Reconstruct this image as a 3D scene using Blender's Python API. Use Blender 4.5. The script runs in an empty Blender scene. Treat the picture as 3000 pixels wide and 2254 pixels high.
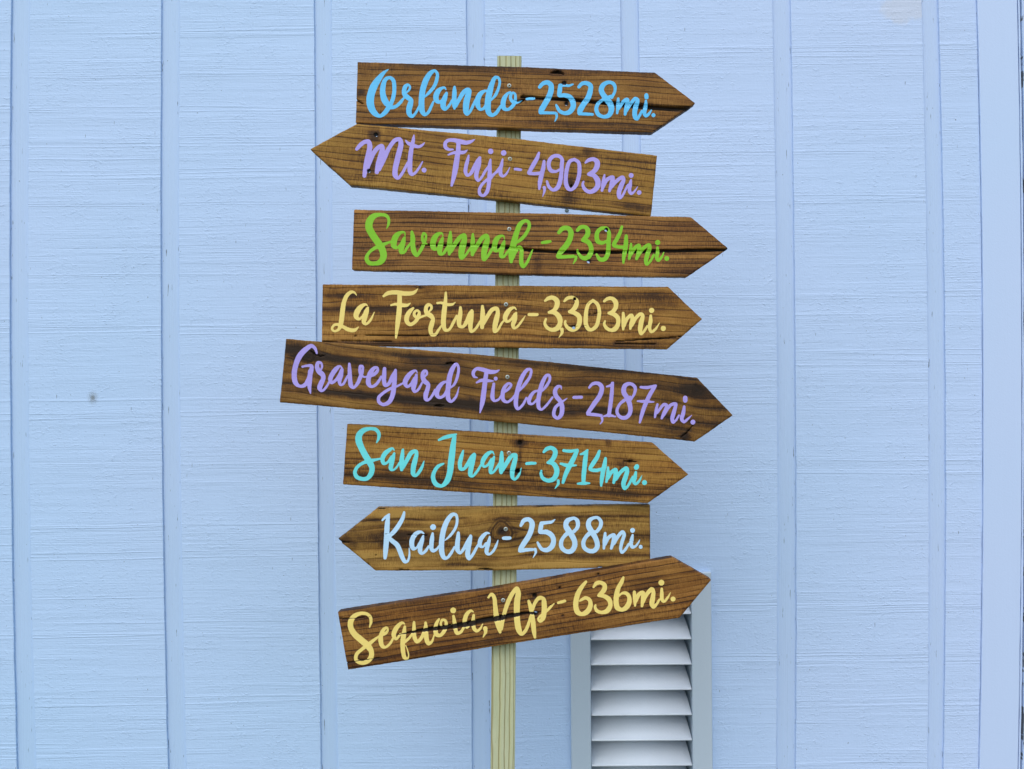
import bpy, math, random
import numpy as np
from mathutils import Vector

random.seed(7)
rng = np.random.default_rng(7)
scene = bpy.context.scene
COL = scene.collection
R = math.radians

# ---------------------------------------------------------------- camera, sky, sun, exposure
CAM_Z = 1.25          # lens height above the ground
CAM_D = 1.40          # metres from the lens to the face of the boards
WALL_Y = 0.504        # the wall stands half a metre behind the boards
cam_data = bpy.data.cameras.new("camera")
cam_data.sensor_width = 36.0
cam_data.lens = 36.0 * CAM_D / 1.5
cam_data.clip_start = 0.05
cam_data.clip_end = 2000
cam = bpy.data.objects.new("camera", cam_data)
cam.location = (0, -CAM_D, CAM_Z)
cam.rotation_euler = (R(90), 0, 0)
COL.objects.link(cam)
scene.camera = cam

SUN_EL, SUN_AZ = 50.0, 196.0     # azimuth clockwise from +y: in front of the wall, a little to the left
world = bpy.data.worlds.new("World")
scene.world = world
world.use_nodes = True
wn = world.node_tree
wn.nodes.clear()
sky = wn.nodes.new("ShaderNodeTexSky")
sky.sky_type = 'NISHITA'
sky.sun_disc = False
sky.sun_elevation = R(SUN_EL)
sky.sun_rotation = R(SUN_AZ)
sky.air_density = 1.0
sky.dust_density = 4.0
sky.ozone_density = 1.0
bg = wn.nodes.new("ShaderNodeBackground")
bg.inputs[1].default_value = 0.12
wo = wn.nodes.new("ShaderNodeOutputWorld")
wn.links.new(sky.outputs[0], bg.inputs[0])
wn.links.new(bg.outputs[0], wo.inputs[0])

sun_data = bpy.data.lights.new("sun", 'SUN')
sun_data.energy = 1.2
sun_data.angle = R(140)           # overcast: a very soft sun
sun_data.color = (1.0, 0.97, 0.93)
sun = bpy.data.objects.new("sun", sun_data)
to_sun = Vector((math.sin(R(SUN_AZ)) * math.cos(R(SUN_EL)), math.cos(R(SUN_AZ)) * math.cos(R(SUN_EL)), math.sin(R(SUN_EL))))
sun.rotation_euler = to_sun.to_track_quat('Z', 'Y').to_euler()
sun.location = (0, -4, 6)
COL.objects.link(sun)

scene.view_settings.view_transform = 'Standard'
scene.view_settings.look = 'None'
scene.view_settings.exposure = 0.52
scene.view_settings.gamma = 1.0

# ---------------------------------------------------------------- helpers
def px(x, y, Y=0.0):
    """point of the photograph carried out to the vertical plane at depth Y"""
    k = 0.0005 * (Y + CAM_D) / CAM_D
    return Vector(((x - 1500) * k, Y, CAM_Z - (y - 1127) * k))

def link(o, parent=None):
    COL.objects.link(o)
    if parent is not None:
        o.parent = parent
    return o

def empty(name, loc, label, cat, group=None):
    o = bpy.data.objects.new(name, None)
    o.empty_display_size = 0.05
    o.location = loc
    link(o)
    o["label"] = label
    o["category"] = cat
    if group:
        o["group"] = group
    return o

def np_mesh(name, co, polys, mat, smooth=None, attrs=None):
    """polys: list of (n,k) int arrays of vertex ids"""
    me = bpy.data.meshes.new(name)
    me.vertices.add(len(co))
    me.vertices.foreach_set("co", np.asarray(co, dtype=np.float32).ravel())
    loops = np.concatenate([p.ravel() for p in polys]).astype(np.int32)
    totals = np.concatenate([np.full(len(p), p.shape[1], dtype=np.int32) for p in polys])
    starts = np.concatenate([[0], np.cumsum(totals)[:-1]]).astype(np.int32)
    me.loops.add(len(loops))
    me.loops.foreach_set("vertex_index", loops)
    me.polygons.add(len(totals))
    me.polygons.foreach_set("loop_start", starts)
    if smooth is not None:
        me.polygons.foreach_set("use_smooth", np.concatenate([np.full(len(p), s, dtype=bool) for p, s in zip(polys, smooth)]))
    me.update(calc_edges=True)
    if attrs:
        for k, a in attrs.items():
            a = np.asarray(a, dtype=np.float32)
            if a.ndim == 2:
                me.attributes.new(k, 'FLOAT_VECTOR', 'POINT').data.foreach_set("vector", a.ravel())
            else:
                me.attributes.new(k, 'FLOAT', 'POINT').data.foreach_set("value", a)
    me.validate()
    if mat:
        me.materials.append(mat)
    return me

def from_faces(name, verts, faces, mat, parent=None, smooth=False):
    me = bpy.data.meshes.new(name)
    me.from_pydata(verts, [], faces)
    me.update()
    if smooth:
        me.polygons.foreach_set("use_smooth", [True] * len(me.polygons))
    if mat:
        me.materials.append(mat)
    return link(bpy.data.objects.new(name, me), parent)

# case table of marching squares, corners 0..3 counter-clockwise, edges 4..7 (edge i+4 joins corner i and i+1)
CASES = {1: [[0, 4, 7]], 2: [[1, 5, 4]], 3: [[0, 1, 5, 7]], 4: [[2, 6, 5]], 5: [[0, 4, 5, 2, 6, 7]], 6: [[1, 2, 6, 4]],
         7: [[0, 1, 2, 6, 7]], 8: [[3, 7, 6]], 9: [[0, 4, 6, 3]], 10: [[1, 5, 6, 3, 7, 4]], 11: [[0, 1, 5, 6, 3]],
         12: [[2, 3, 7, 5]], 13: [[0, 4, 5, 2, 3]], 14: [[1, 2, 3, 7, 4]], 15: [[0, 1, 2, 3]]}

def march(f, x0, y0, h):
    """f[ny,nx] > 0 inside -> xy of vertices, list of polygon arrays, directed contour edges"""
    ny, nx = f.shape
    inside = f > 0
    code = (inside[:-1, :-1] * 1 + inside[:-1, 1:] * 2 + inside[1:, 1:] * 4 + inside[1:, :-1] * 8)
    X, Y = np.meshgrid(x0 + h * np.arange(nx), y0 + h * np.arange(ny))
    def cross(a, b):
        d = a - b
        t = np.where(np.abs(d) > 1e-12, a / np.where(np.abs(d) > 1e-12, d, 1), 0.5)
        return np.clip(t, 0.03, 0.97)
    th = cross(f[:, :-1], f[:, 1:])
    tv = cross(f[:-1, :], f[1:, :])
    hx = X[:, :-1] + h * th; hy = Y[:, :-1]
    vx = X[:-1, :]; vy = Y[:-1, :] + h * tv
    pts = np.concatenate([np.stack([X.ravel(), Y.ravel()], 1), np.stack([hx.ravel(), hy.ravel()], 1), np.stack([vx.ravel(), vy.ravel()], 1)])
    oh = nx * ny
    ov = oh + (nx - 1) * ny
    polys, edges = {}, []
    for c, lst in CASES.items():
        jj, ii = np.nonzero(code == c)
        if len(jj) == 0:
            continue
        ids = {0: jj * nx + ii, 1: jj * nx + ii + 1, 2: (jj + 1) * nx + ii + 1, 3: (jj + 1) * nx + ii,
               4: oh + jj * (nx - 1) + ii, 5: ov + jj * nx + ii + 1, 6: oh + (jj + 1) * (nx - 1) + ii, 7: ov + jj * nx + ii}
        for p in lst:
            polys.setdefault(len(p), []).append(np.stack([ids[k] for k in p], 1))
            for k in range(len(p)):
                a, b = p[k], p[(k + 1) % len(p)]
                if a > 3 and b > 3:
                    edges.append(np.stack([ids[a], ids[b]], 1))
    P = [np.concatenate(v) for v in polys.values()]
    E = np.concatenate(edges) if edges else np.zeros((0, 2), int)
    used = np.unique(np.concatenate([p.ravel() for p in P]))
    remap = np.full(len(pts), -1, dtype=np.int64)
    remap[used] = np.arange(len(used))
    return pts[used], [remap[p] for p in P], remap[E]

def slab_mesh(name, f, x0, y0, h, top, bottom, mat, back=True, attrs=None):
    """solid plate from a field: top(x,y) gives the front face, bottom a constant"""
    xy, P, E = march(f, x0, y0, h)
    n = len(xy)
    zt = top(xy[:, 0], xy[:, 1])
    front = np.column_stack([xy, zt])
    ids = np.unique(E.ravel())
    m = len(ids)
    r1 = np.full(n, -1, dtype=np.int64); r1[ids] = np.arange(m)
    ring_t = front[ids]
    ring_b = ring_t.copy(); ring_b[:, 2] = bottom
    co = [front, ring_t, ring_b]
    S = np.column_stack([r1[E[:, 1]] + n, r1[E[:, 0]] + n, r1[E[:, 0]] + n + m, r1[E[:, 1]] + n + m])
    polys = P + [S]
    smooth = [True] * len(P) + [False]
    if back:
        bk = front.copy(); bk[:, 2] = bottom
        co.append(bk)
        polys += [p[:, ::-1] + n + 2 * m for p in P]
        smooth += [False] * len(P)
    co = np.concatenate(co)
    at = attrs(co[:, 0], co[:, 1]) if attrs else None
    return np_mesh(name, co, polys, mat, smooth, at)

def seg_dist(X, Y, pts, w=None):
    """distance to a polyline (minus local half width when w is given)"""
    best = np.full(X.shape, 1e9)
    for k in range(len(pts) - 1):
        ax, ay = pts[k]; bx, by = pts[k + 1]
        dx, dy = bx - ax, by - ay
        L = dx * dx + dy * dy + 1e-12
        t = np.clip(((X - ax) * dx + (Y - ay) * dy) / L, 0, 1)
        d = np.hypot(X - ax - t * dx, Y - ay - t * dy)
        if w is not None:
            d = d / (1e-5 + 0.5 * (w[k] + (w[k + 1] - w[k]) * t))
        best = np.minimum(best, d)
    return best

def poly_sdf(X, Y, poly):
    d = seg_dist(X, Y, list(poly) + [poly[0]])
    ins = np.zeros(X.shape, bool)
    n = len(poly)
    for i in range(n):
        x1, y1 = poly[i]; x2, y2 = poly[(i + 1) % n]
        c = (y1 > Y) != (y2 > Y)
        with np.errstate(divide='ignore', invalid='ignore'):
            xi = (x2 - x1) * (Y - y1) / (y2 - y1) + x1
        ins ^= c & (X < xi)
    return np.where(ins, d, -d)

def smooth01(t):
    t = np.clip(t, 0, 1)
    return t * t * (3 - 2 * t)

def wob(t, seed, amps=((1.0, 0.05), (0.6, 0.13), (0.4, 0.31), (0.3, 0.71))):
    r = np.random.default_rng(seed)
    v = np.zeros_like(t)
    for a, fr in amps:
        v = v + a * np.sin(t * fr * (0.85 + 0.3 * r.random()) + r.random() * 6.28)
    return v

def catmull(P, step):
    P = np.asarray(P, float)
    if len(P) == 1:
        return P
    Q = np.vstack([2 * P[0] - P[1], P, 2 * P[-1] - P[-2]])
    out = []
    for i in range(1, len(Q) - 2):
        p0, p1, p2, p3 = Q[i - 1], Q[i], Q[i + 1], Q[i + 2]
        # centripetal parametrisation keeps tight turns free of loops
        def tj(a, b): return max(np.hypot(*(b[:2] - a[:2])), 1e-9) ** 0.5
        t0 = 0; t1 = tj(p0, p1); t2 = t1 + tj(p1, p2); t3 = t2 + tj(p2, p3)
        n = max(2, int(np.hypot(*(p2[:2] - p1[:2])) / step) + 1)
        t = np.linspace(t1, t2, n, endpoint=False)[:, None]
        A1 = (t1 - t) / (t1 - t0) * p0 + (t - t0) / (t1 - t0) * p1
        A2 = (t2 - t) / (t2 - t1) * p1 + (t - t1) / (t2 - t1) * p2
        A3 = (t3 - t) / (t3 - t2) * p2 + (t - t2) / (t3 - t2) * p3
        B1 = (t2 - t) / (t2 - t0) * A1 + (t - t0) / (t2 - t0) * A2
        B2 = (t3 - t) / (t3 - t1) * A2 + (t - t1) / (t3 - t1) * A3
        out.append((t2 - t) / (t2 - t1) * B1 + (t - t1) / (t2 - t1) * B2)
    out.append(P[-1][None])
    return np.vstack(out)

# ---------------------------------------------------------------- materials
class Mat:
    def __init__(self, name):
        self.m = bpy.data.materials.new(name)
        self.m.use_nodes = True
        self.t = self.m.node_tree
        self.t.nodes.clear()
        self.out = self.t.nodes.new("ShaderNodeOutputMaterial")
        self.b = self.t.nodes.new("ShaderNodeBsdfPrincipled")
        self.t.links.new(self.b.outputs[0], self.out.inputs[0])
    def put(self, sock, v):
        if hasattr(v, "is_linked"):
            self.t.links.new(v, sock)
        else:
            sock.default_value = v
    def set(self, name, v):
        self.put(self.b.inputs[name], v)
    def math(self, op, a, b=0.0, clamp=False):
        n = self.t.nodes.new("ShaderNodeMath"); n.operation = op; n.use_clamp = clamp
        self.put(n.inputs[0], a); self.put(n.inputs[1], b)
        return n.outputs[0]
    def comb(self, x, y, z):
        n = self.t.nodes.new("ShaderNodeCombineXYZ")
        self.put(n.inputs[0], x); self.put(n.inputs[1], y); self.put(n.inputs[2], z)
        return n.outputs[0]
    def sep(self, v):
        n = self.t.nodes.new("ShaderNodeSeparateXYZ"); self.put(n.inputs[0], v)
        return n.outputs[0], n.outputs[1], n.outputs[2]
    def noise(self, v, scale=1.0, detail=3.0, rough=0.55):
        n = self.t.nodes.new("ShaderNodeTexNoise")
        self.put(n.inputs["Vector"], v); n.inputs["Scale"].default_value = scale
        n.inputs["Detail"].default_value = detail; n.inputs["Roughness"].default_value = rough
        return n.outputs[0]
    def attr(self, name):
        n = self.t.nodes.new("ShaderNodeAttribute"); n.attribute_name = name
        return n
    def obj(self):
        n = self.t.nodes.new("ShaderNodeTexCoord")
        return n.outputs["Object"]
    def pos(self):
        return self.t.nodes.new("ShaderNodeNewGeometry").outputs["Position"]
    def ramp(self, f, stops, interp='LINEAR'):
        n = self.t.nodes.new("ShaderNodeValToRGB"); n.color_ramp.interpolation = interp
        e = n.color_ramp.elements
        while len(e) < len(stops): e.new(0.5)
        for k, (p, c) in enumerate(stops):
            e[k].position = p
            e[k].color = (c, c, c, 1) if not isinstance(c, (tuple, list)) else (*c, 1)
        self.put(n.inputs[0], f)
        return n.outputs[0]
    def mix(self, f, a, b, mode='MIX'):
        n = self.t.nodes.new("ShaderNodeMix"); n.data_type = 'RGBA'; n.blend_type = mode
        self.put(n.inputs[0], f)
        self.put(n.inputs[6], (*a, 1) if isinstance(a, tuple) else a)
        self.put(n.inputs[7], (*b, 1) if isinstance(b, tuple) else b)
        return n.outputs[2]
    def bump(self, h, dist, strength=1.0):
        n = self.t.nodes.new("ShaderNodeBump")
        n.inputs["Strength"].default_value = strength; n.inputs["Distance"].default_value = dist
        self.put(n.inputs["Height"], h)
        self.t.links.new(n.outputs[0], self.b.inputs["Normal"])
    def scale(self, x, k, add=0.0):
        return self.math('MULTIPLY_ADD', x, k) if False else self.math('ADD', self.math('MULTIPLY', x, k), add)

def srgb(r, g, b):
    f = lambda c: (c / 255 / 12.92) if c <= 10 else ((c / 255 + 0.055) / 1.055) ** 2.4
    return (f(r), f(g), f(b))

def wood_mat(name, light, mid, dark, seed, ring=0.85, warp=4.0, ringamt=0.55, saw=0.35, contrast=1.0, lift=.05):
    M = Mat(name)
    u, g, _ = M.sep(M.attr("wood").outputs["Vector"])
    s = seed * 13.7
    n1 = M.noise(M.comb(M.scale(u, .006), M.scale(g, .13), s), 1, 4, .6)              # broad bands along the grain
    n2 = M.noise(M.comb(M.scale(u, .0045), M.scale(g, .05), s + 5), 1, 3, .5)
    ph = M.math('ADD', M.scale(g, ring), M.scale(n2, warp * 2.2))
    lines = M.math('POWER', M.math('MAXIMUM', M.math('SINE', ph), 0.0), 5.0)           # thin dark latewood
    brk = M.ramp(M.noise(M.comb(M.scale(u, .012), M.scale(g, .10), s + 9), 1, 3, .6), [(.30, .1), (.55, 1)])
    lines = M.math('MULTIPLY', lines, brk)
    n3 = M.noise(M.comb(M.scale(u, .06), M.scale(g, 2.6), s + 2), 1, 3, .65)           # fibres
    n4 = M.noise(M.comb(M.scale(u, .85), M.scale(g, .10), s + 3), 1, 3, .6)            # saw marks across the grain
    sawm = M.ramp(M.noise(M.comb(M.scale(u, .02), M.scale(g, .03), s + 7), 1, 3, .5), [(.4, 0.25), (.62, 1)])
    n5 = M.noise(M.comb(M.scale(u, .016), M.scale(g, .045), s + 4), 1, 5, .6)          # blotches of stain
    n6 = M.noise(M.comb(M.scale(u, .5), M.scale(g, .9), s + 6), 1, 3, .6)              # pores
    t = M.scale(n1, .8 * contrast, .60 - .40 * contrast)
    t = M.math('ADD', t, M.scale(n5, .9 * contrast, -.45 * contrast))
    t = M.math('ADD', t, M.scale(n3, .55, -.275))
    t = M.math('ADD', t, M.scale(n6, .5, -.25))
    t = M.math('ADD', t, M.math('MULTIPLY', M.scale(n4, 3.4 * saw, -1.7 * saw), sawm))
    t = M.math('SUBTRACT', t, M.scale(lines, ringamt * .85))
    t = M.math('SUBTRACT', t, M.scale(M.attr("shade").outputs["Fac"], .85))
    t = M.math('ADD', t, lift)
    c = M.ramp(t, [(0.0, tuple(x * .45 for x in dark)), (.2, dark), (.52, mid), (.95, light)])
    warm = M.noise(M.comb(M.scale(u, .01), M.scale(g, .06), s + 12), 1, 2, .5)
    c = M.mix(M.ramp(warm, [(.45, 0), (.7, .35)]), c, M.mix(1.0, c, (1.12, .92, .72), 'MULTIPLY'))
    core = M.attr("core").outputs["Fac"]
    c = M.mix(1.0, c, (1.02, 1.09, .90), 'MULTIPLY')
    c = M.mix(core, c, (.006, .0035, .002))
    M.set("Base Color", c)
    M.set("Roughness", M.scale(n6, .25, .5))
    M.set("Specular IOR Level", .3)
    h = M.math('ADD', M.scale(n3, .55), M.math('ADD', M.scale(lines, -.5), M.scale(n4, .35)))
    h = M.math('ADD', h, M.scale(n6, .35))
    M.bump(h, .0009, .8)
    return M.m

def paint_mat(name, col, seed, broken=.35):
    """hand-brushed sign paint that lets a little of the grain show"""
    M = Mat(name)
    u, g, _ = M.sep(M.attr("wood").outputs["Vector"])
    a = M.noise(M.comb(M.scale(u, .05), M.scale(g, 1.6), seed), 1, 3, .6)
    b = M.noise(M.comb(M.scale(u, .12), M.scale(g, .12), seed + 4), 1, 3, .6)
    k = M.math('ADD', M.scale(a, .5, -.25), M.scale(b, .4, -.2))
    c = M.mix(M.math('ADD', k, .5, True), tuple(x * .84 for x in col), tuple(min(1, x * 1.14) for x in col))
    thin = M.ramp(M.math('ADD', a, M.scale(b, .5)), [(.42, 1), (.50, 0)])
    c = M.mix(M.math('MULTIPLY', thin, .36), c, tuple(x * .5 for x in col))
    core = M.attr("core").outputs["Fac"]
    jag = M.noise(M.comb(M.scale(u, .45), M.scale(g, .9), seed + 8), 1, 3, .7)
    gap = M.ramp(M.math('ADD', core, M.scale(jag, 2.2, -1.1 - 1.0 + broken)), [(.48, 0), (.56, 1)])
    c = M.mix(M.math('MULTIPLY', gap, M.math('GREATER_THAN', core, .12)), c, (.012, .008, .005))
    M.set("Base Color", c)
    M.set("Roughness", .42)
    M.set("Specular IOR Level", .35)
    M.bump(M.math('ADD', M.scale(a, .7), M.scale(b, .5)), .0006, .7)
    return M.m

WALL_COL = (.395, .565, .825)
def wall_mat(name, kind, col=WALL_COL):
    M = Mat(name)
    x, y, z = M.sep(M.pos())
    if kind == 'board':
        # rough-sawn face: long faint ridges that run across, with patches of torn grain
        zz = M.math('SUBTRACT', z, M.scale(x, .012))
        zz = M.math('ADD', zz, M.scale(M.noise(M.comb(M.scale(x, 2.2), M.scale(z, 3), 3), 1, 2), .010))
        r1 = M.noise(M.comb(M.scale(x, 2.0), M.scale(zz, 95), 1), 1, 4, .62)
        r2 = M.noise(M.comb(M.scale(x, 9.0), M.scale(zz, 330), 5), 1, 3, .6)
        r3 = M.noise(M.comb(M.scale(x, 190), M.scale(zz, 250), 8), 1, 4, .65)
        r4 = M.noise(M.comb(M.scale(x, 260), M.scale(zz, 40), 12), 1, 2, .6)
        patch = M.ramp(M.noise(M.comb(M.scale(x, 16), M.scale(z, 9), 2), 1, 4, .6), [(.36, .12), (.66, 1)])
        ridge = M.ramp(r1, [(.30, 0), (.46, .42), (.60, .55), (.68, 1)])
        clu = M.ramp(M.noise(M.comb(M.scale(x, 1.2), M.scale(zz, 14), 21), 1, 3, .6), [(.40, .30), (.62, 1)])
        r6 = M.ramp(M.noise(M.comb(M.scale(x, .5), M.scale(zz, 46), 61), 1, 2, .5), [(.61, 0), (.64, 1), (.67, 0)])
        h = M.math('ADD', M.math('MULTIPLY', M.scale(ridge, .6), clu), M.math('MULTIPLY', M.scale(r2, .9), clu))
        h = M.math('ADD', h, M.scale(r6, .4))
        r5 = M.ramp(M.noise(M.comb(M.scale(x, 85), M.scale(zz, 150), 14), 1, 3, .6), [(.55, 0), (.66, .8)])
        h = M.math('ADD', h, M.math('MULTIPLY', M.math('ADD', M.scale(r3, .75), M.scale(r5, .55)), patch))
        h = M.math('ADD', h, M.scale(r4, .18))
        tone = M.math('ADD', M.scale(r1, .06, -.03), M.scale(M.noise(M.comb(M.scale(x, 3), M.scale(z, 4), 7), 1, 4), .16, -.08))
        tone = M.math('ADD', tone, M.math('MULTIPLY', M.scale(r3, .10, -.05), patch))
        M.bump(h, .0012, .9)
        rough = .62
    elif kind == 'groove':
        r1 = M.noise(M.comb(M.scale(x, 480), M.scale(z, 3), 1), 1, 2, .6)
        r2 = M.noise(M.comb(M.scale(x, 150), M.scale(z, 60), 6), 1, 3, .6)
        h = M.math('ADD', M.scale(r1, .8), M.scale(r2, .3))
        tone = M.math('ADD', M.scale(r1, .16, -.08), M.scale(M.noise(M.comb(M.scale(x, 4), M.scale(z, 5), 3), 1, 3), .12, -.06))
        M.bump(h, .0012, .8)
        rough = .5
    else:
        r1 = M.noise(M.comb(M.scale(x, 300), M.scale(z, 260), 1), 1, 3, .6)
        r2 = M.noise(M.comb(M.scale(x, 60), M.scale(z, 2.5), 4), 1, 3, .6)
        h = M.math('ADD', M.scale(r1, .5), M.scale(r2, .5))
        tone = M.math('ADD', M.scale(r1, .05, -.025), M.scale(r2, .06, -.03))
        M.bump(h, .0010, .6)
        rough = .5
    c = M.mix(M.math('ADD', tone, .5, True), tuple(v * .80 for v in col), tuple(min(1, v * 1.2) for v in col))
    fade_light = M.noise(M.comb(M.scale(x, 1.1), M.scale(z, 1.0), 77), 1, 2, .5)
    fade_light = M.math('ADD', M.math('MULTIPLY', fade_light, .5), M.scale(x, .11, .27))          # uneven paint fading plus light falloff painted into the colour, darker blue at left
    c = M.mix(M.ramp(fade_light, [(.35, 0), (.65, 1)]), M.mix(1.0, c, (.92, .985, 1.0), 'MULTIPLY'), M.mix(1.0, c, (1.045, 1.0, 1.02), 'MULTIPLY'))
    if kind in ('board', 'groove'):
        # weathering with shapes of its own: mildew specks, a tea-coloured water stain, cracks in the paint
        spk = M.noise(M.comb(M.scale(x, 210), M.scale(z, 150), 31), 1, 2, .5)
        c = M.mix(M.ramp(spk, [(.735, 0), (.775, .75)]), c, (.10, .11, .12))
        tick = M.noise(M.comb(M.scale(x, 330), M.scale(z, 38), 53), 1, 1, .5)
        c = M.mix(M.ramp(tick, [(.79, 0), (.82, .8)]), c, (.07, .08, .09))
        if kind == 'board':
            p = px(2660, 25, WALL_Y)
            d = M.math('SQRT', M.math('ADD', M.math('POWER', M.scale(M.math('SUBTRACT', x, p.x), 13.5), 2.0), M.math('POWER', M.scale(M.math('SUBTRACT', z, p.z), 26), 2.0)))
            d = M.math('ADD', d, M.scale(M.noise(M.comb(M.scale(x, 30), M.scale(z, 26), 9), 1, 4, .6), 1.3, -.65))
            c = M.mix(M.ramp(d, [(.55, .36), (.86, 0)]), c, (.50, .53, .56))
            p = px(272, 1166, WALL_Y)
            d = M.math('SQRT', M.math('ADD', M.math('POWER', M.scale(M.math('SUBTRACT', x, p.x), 80), 2.0), M.math('POWER', M.scale(M.math('SUBTRACT', z, p.z), 62), 2.0)))
            d = M.math('ADD', d, M.scale(M.noise(M.comb(M.scale(x, 420), M.scale(z, 420), 2), 1, 3, .7), 1.6, -.8))
            c = M.mix(M.ramp(d, [(.10, .8), (.55, .25), (1.0, 0)]), c, (.12, .14, .14))
    if kind == 'groove':
        e = M.attr("edge").outputs["Fac"]          # 0 in the middle of the strip, 1 at its sides
        crk = M.noise(M.comb(M.scale(x, 260), M.scale(z, 22), 17), 1, 3, .6)
        crk2 = M.noise(M.comb(M.scale(x, 30), M.scale(z, 9), 47), 1, 4, .7)
        k = M.math('ADD', crk, M.math('MULTIPLY', M.math('POWER', e, 6.0), M.scale(crk2, .5, -.13)))
        c = M.mix(M.ramp(k, [(.675, 0), (.71, .85)]), c, (.05, .055, .06))
    M.set("Base Color", c)
    M.set("Roughness", rough)
    M.set("Specular IOR Level", .3)
    return M.m

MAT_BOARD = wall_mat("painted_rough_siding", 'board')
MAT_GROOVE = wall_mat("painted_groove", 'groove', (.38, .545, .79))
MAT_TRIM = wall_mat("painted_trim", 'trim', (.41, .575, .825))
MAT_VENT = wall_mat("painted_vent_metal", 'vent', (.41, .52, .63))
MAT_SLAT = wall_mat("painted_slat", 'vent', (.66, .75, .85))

def plain(name, col, rough=.6, metal=0.0, n=0.0, scale=300):
    M = Mat(name)
    if n:
        v = M.noise(M.obj(), scale, 3, .6)
        M.set("Base Color", M.mix(v, tuple(c * (1 - n) for c in col), tuple(min(1, c * (1 + n)) for c in col)))
        M.bump(v, .0004, .5)
    else:
        M.set("Base Color", (*col, 1))
    M.set("Roughness", rough); M.set("Metallic", metal)
    return M.m

MAT_SCREW = plain("zinc_screw", (.34, .42, .42), .4, .75, .3, 900)
MAT_SCREW_DULL = plain("weathered_screw", (.10, .16, .17), .5, .6, .3, 900)
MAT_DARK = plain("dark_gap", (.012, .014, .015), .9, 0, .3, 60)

def post_mat():
    M = Mat("pressure_treated_pine")
    x, y, z = M.sep(M.obj())
    u = M.scale(z, 1000); a = M.scale(x, 1000); d = M.scale(y, 1000)
    w = M.noise(M.comb(M.scale(u, .004), M.scale(a, .02), M.scale(d, .02)), 1, 3, .55)
    w2 = M.noise(M.comb(M.scale(u, .03), M.scale(a, .05), M.scale(d, .05)), 1, 3, .55)
    q = M.math('ADD', M.scale(M.math('POWER', M.math('ADD', a, 22.0), 1.35), .215), M.math('ADD', M.scale(w, 7.5), M.scale(w2, 1.2)))
    q = M.math('ADD', q, M.scale(d, .35))
    s = M.math('SINE', q)
    lines = M.math('POWER', M.math('MAXIMUM', s, 0.0), 6.0)
    fib = M.noise(M.comb(M.scale(u, .05), M.scale(a, 1.8), M.scale(d, 1.8)), 1, 3, .65)
    pits = M.noise(M.comb(M.scale(u, .22), M.scale(a, .8), M.scale(d, .8)), 1, 3, .6)
    blot = M.noise(M.comb(M.scale(u, .012), M.scale(a, .08), M.scale(d, .08)), 1, 3, .55)
    c = M.mix(M.math('ADD', M.scale(fib, .7, -.1), M.scale(blot, .5, -.1), True), srgb(142, 158, 126), srgb(198, 205, 180))
    band = M.ramp(M.math('SINE', M.scale(q, .5, .6)), [(.2, 0), (.9, .45)])
    c = M.mix(band, c, srgb(176, 182, 142))
    c = M.mix(M.math('MULTIPLY', lines, .72), c, srgb(118, 108, 62))
    c = M.mix(M.ramp(pits, [(.64, 0), (.72, .45)]), c, srgb(110, 112, 70))
    M.set("Base Color", c); M.set("Roughness", .7); M.set("Specular IOR Level", .25)
    M.bump(M.math('ADD', M.scale(lines, -.8), M.math('ADD', M.scale(fib, .4), M.scale(pits, -.3))), .0012, .8)
    return M.m
MAT_POST = post_mat()

def ground_mat():
    M = Mat("rough_lawn")
    p = M.pos()
    n = M.noise(p, 30, 5, .65); m = M.noise(p, 1.3, 4, .6)
    c = M.ramp(n, [(.3, (.018, .03, .008)), (.7, (.07, .10, .03))])
    c = M.mix(M.ramp(m, [(.45, 0), (.7, .6)]), c, (.13, .115, .07))
    M.set("Base Color", c); M.set("Roughness", .9)
    M.bump(n, .03, .8)
    return M.m

# ---------------------------------------------------------------- ground
G = 400.0
gv, gf = [], []
N = 40
for j in range(N + 1):
    for i in range(N + 1):
        a, b = (i / N * 2 - 1), (j / N * 2 - 1)
        X, Y = G * a * abs(a) ** 1.5, G * b * abs(b) ** 1.5
        gv.append((X, Y, 0.0))
for j in range(N):
    for i in range(N):
        k = j * (N + 1) + i
        gf.append((k, k + 1, k + N + 2, k + N + 1))
ground = from_faces("ground", gv, gf, ground_mat())
ground["kind"] = "structure"

# ---------------------------------------------------------------- the wall: boards with recessed strips between
wall = empty("house_wall", (0, WALL_Y, 0), "pale blue painted wooden house wall of rough boards with recessed upright strips", "wall")
wall["kind"] = "thing"
Z_TOP = 2.75
DEPTH = .0052
# left and right edge of each recessed strip in the photograph at rows 30, 1150 and 2200
GROOVES = [((-411, -358), (-416, -363), (-392, -340)),
           ((32.5, 87), (30, 83), (48, 104)),
           ((473, 526), (473, 526), (491, 544)),
           ((921, 971), (928, 976), (940, 989)),
           ((1366, 1420), (1376, 1429.5), (1383, 1437)),
           ((1817, 1871), (1829.5, 1884), (1830, 1885)),
           ((2263, 2317), (2277, 2331.5), (2276, 2332)),
           ((2701.5, 2750), (2720.5, 2771), (2719, 2765.5))]
TRIM_L = (2861, 2878.5, 2868)
TRIM_R = (2978, 2990.5, 2980.5)

def edge_curve(t):
    """plan position of a slightly bowed edge at height z, from its photo columns at three rows"""
    rows = (30, 1150, 2200)
    P = [px(a, r, WALL_Y) for a, r in zip(t, rows)]
    zs = [p.z for p in P]; xs = [p.x for p in P]
    cf = np.polyfit(zs, xs, 2)
    lo, hi = zs[2] - .05, zs[0] + .05
    def f(z):
        zc = min(max(z, lo), hi)
        return float(np.polyval(cf, zc))
    return f

def tup(g, k):
    return tuple(r[k] for r in g)

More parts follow.
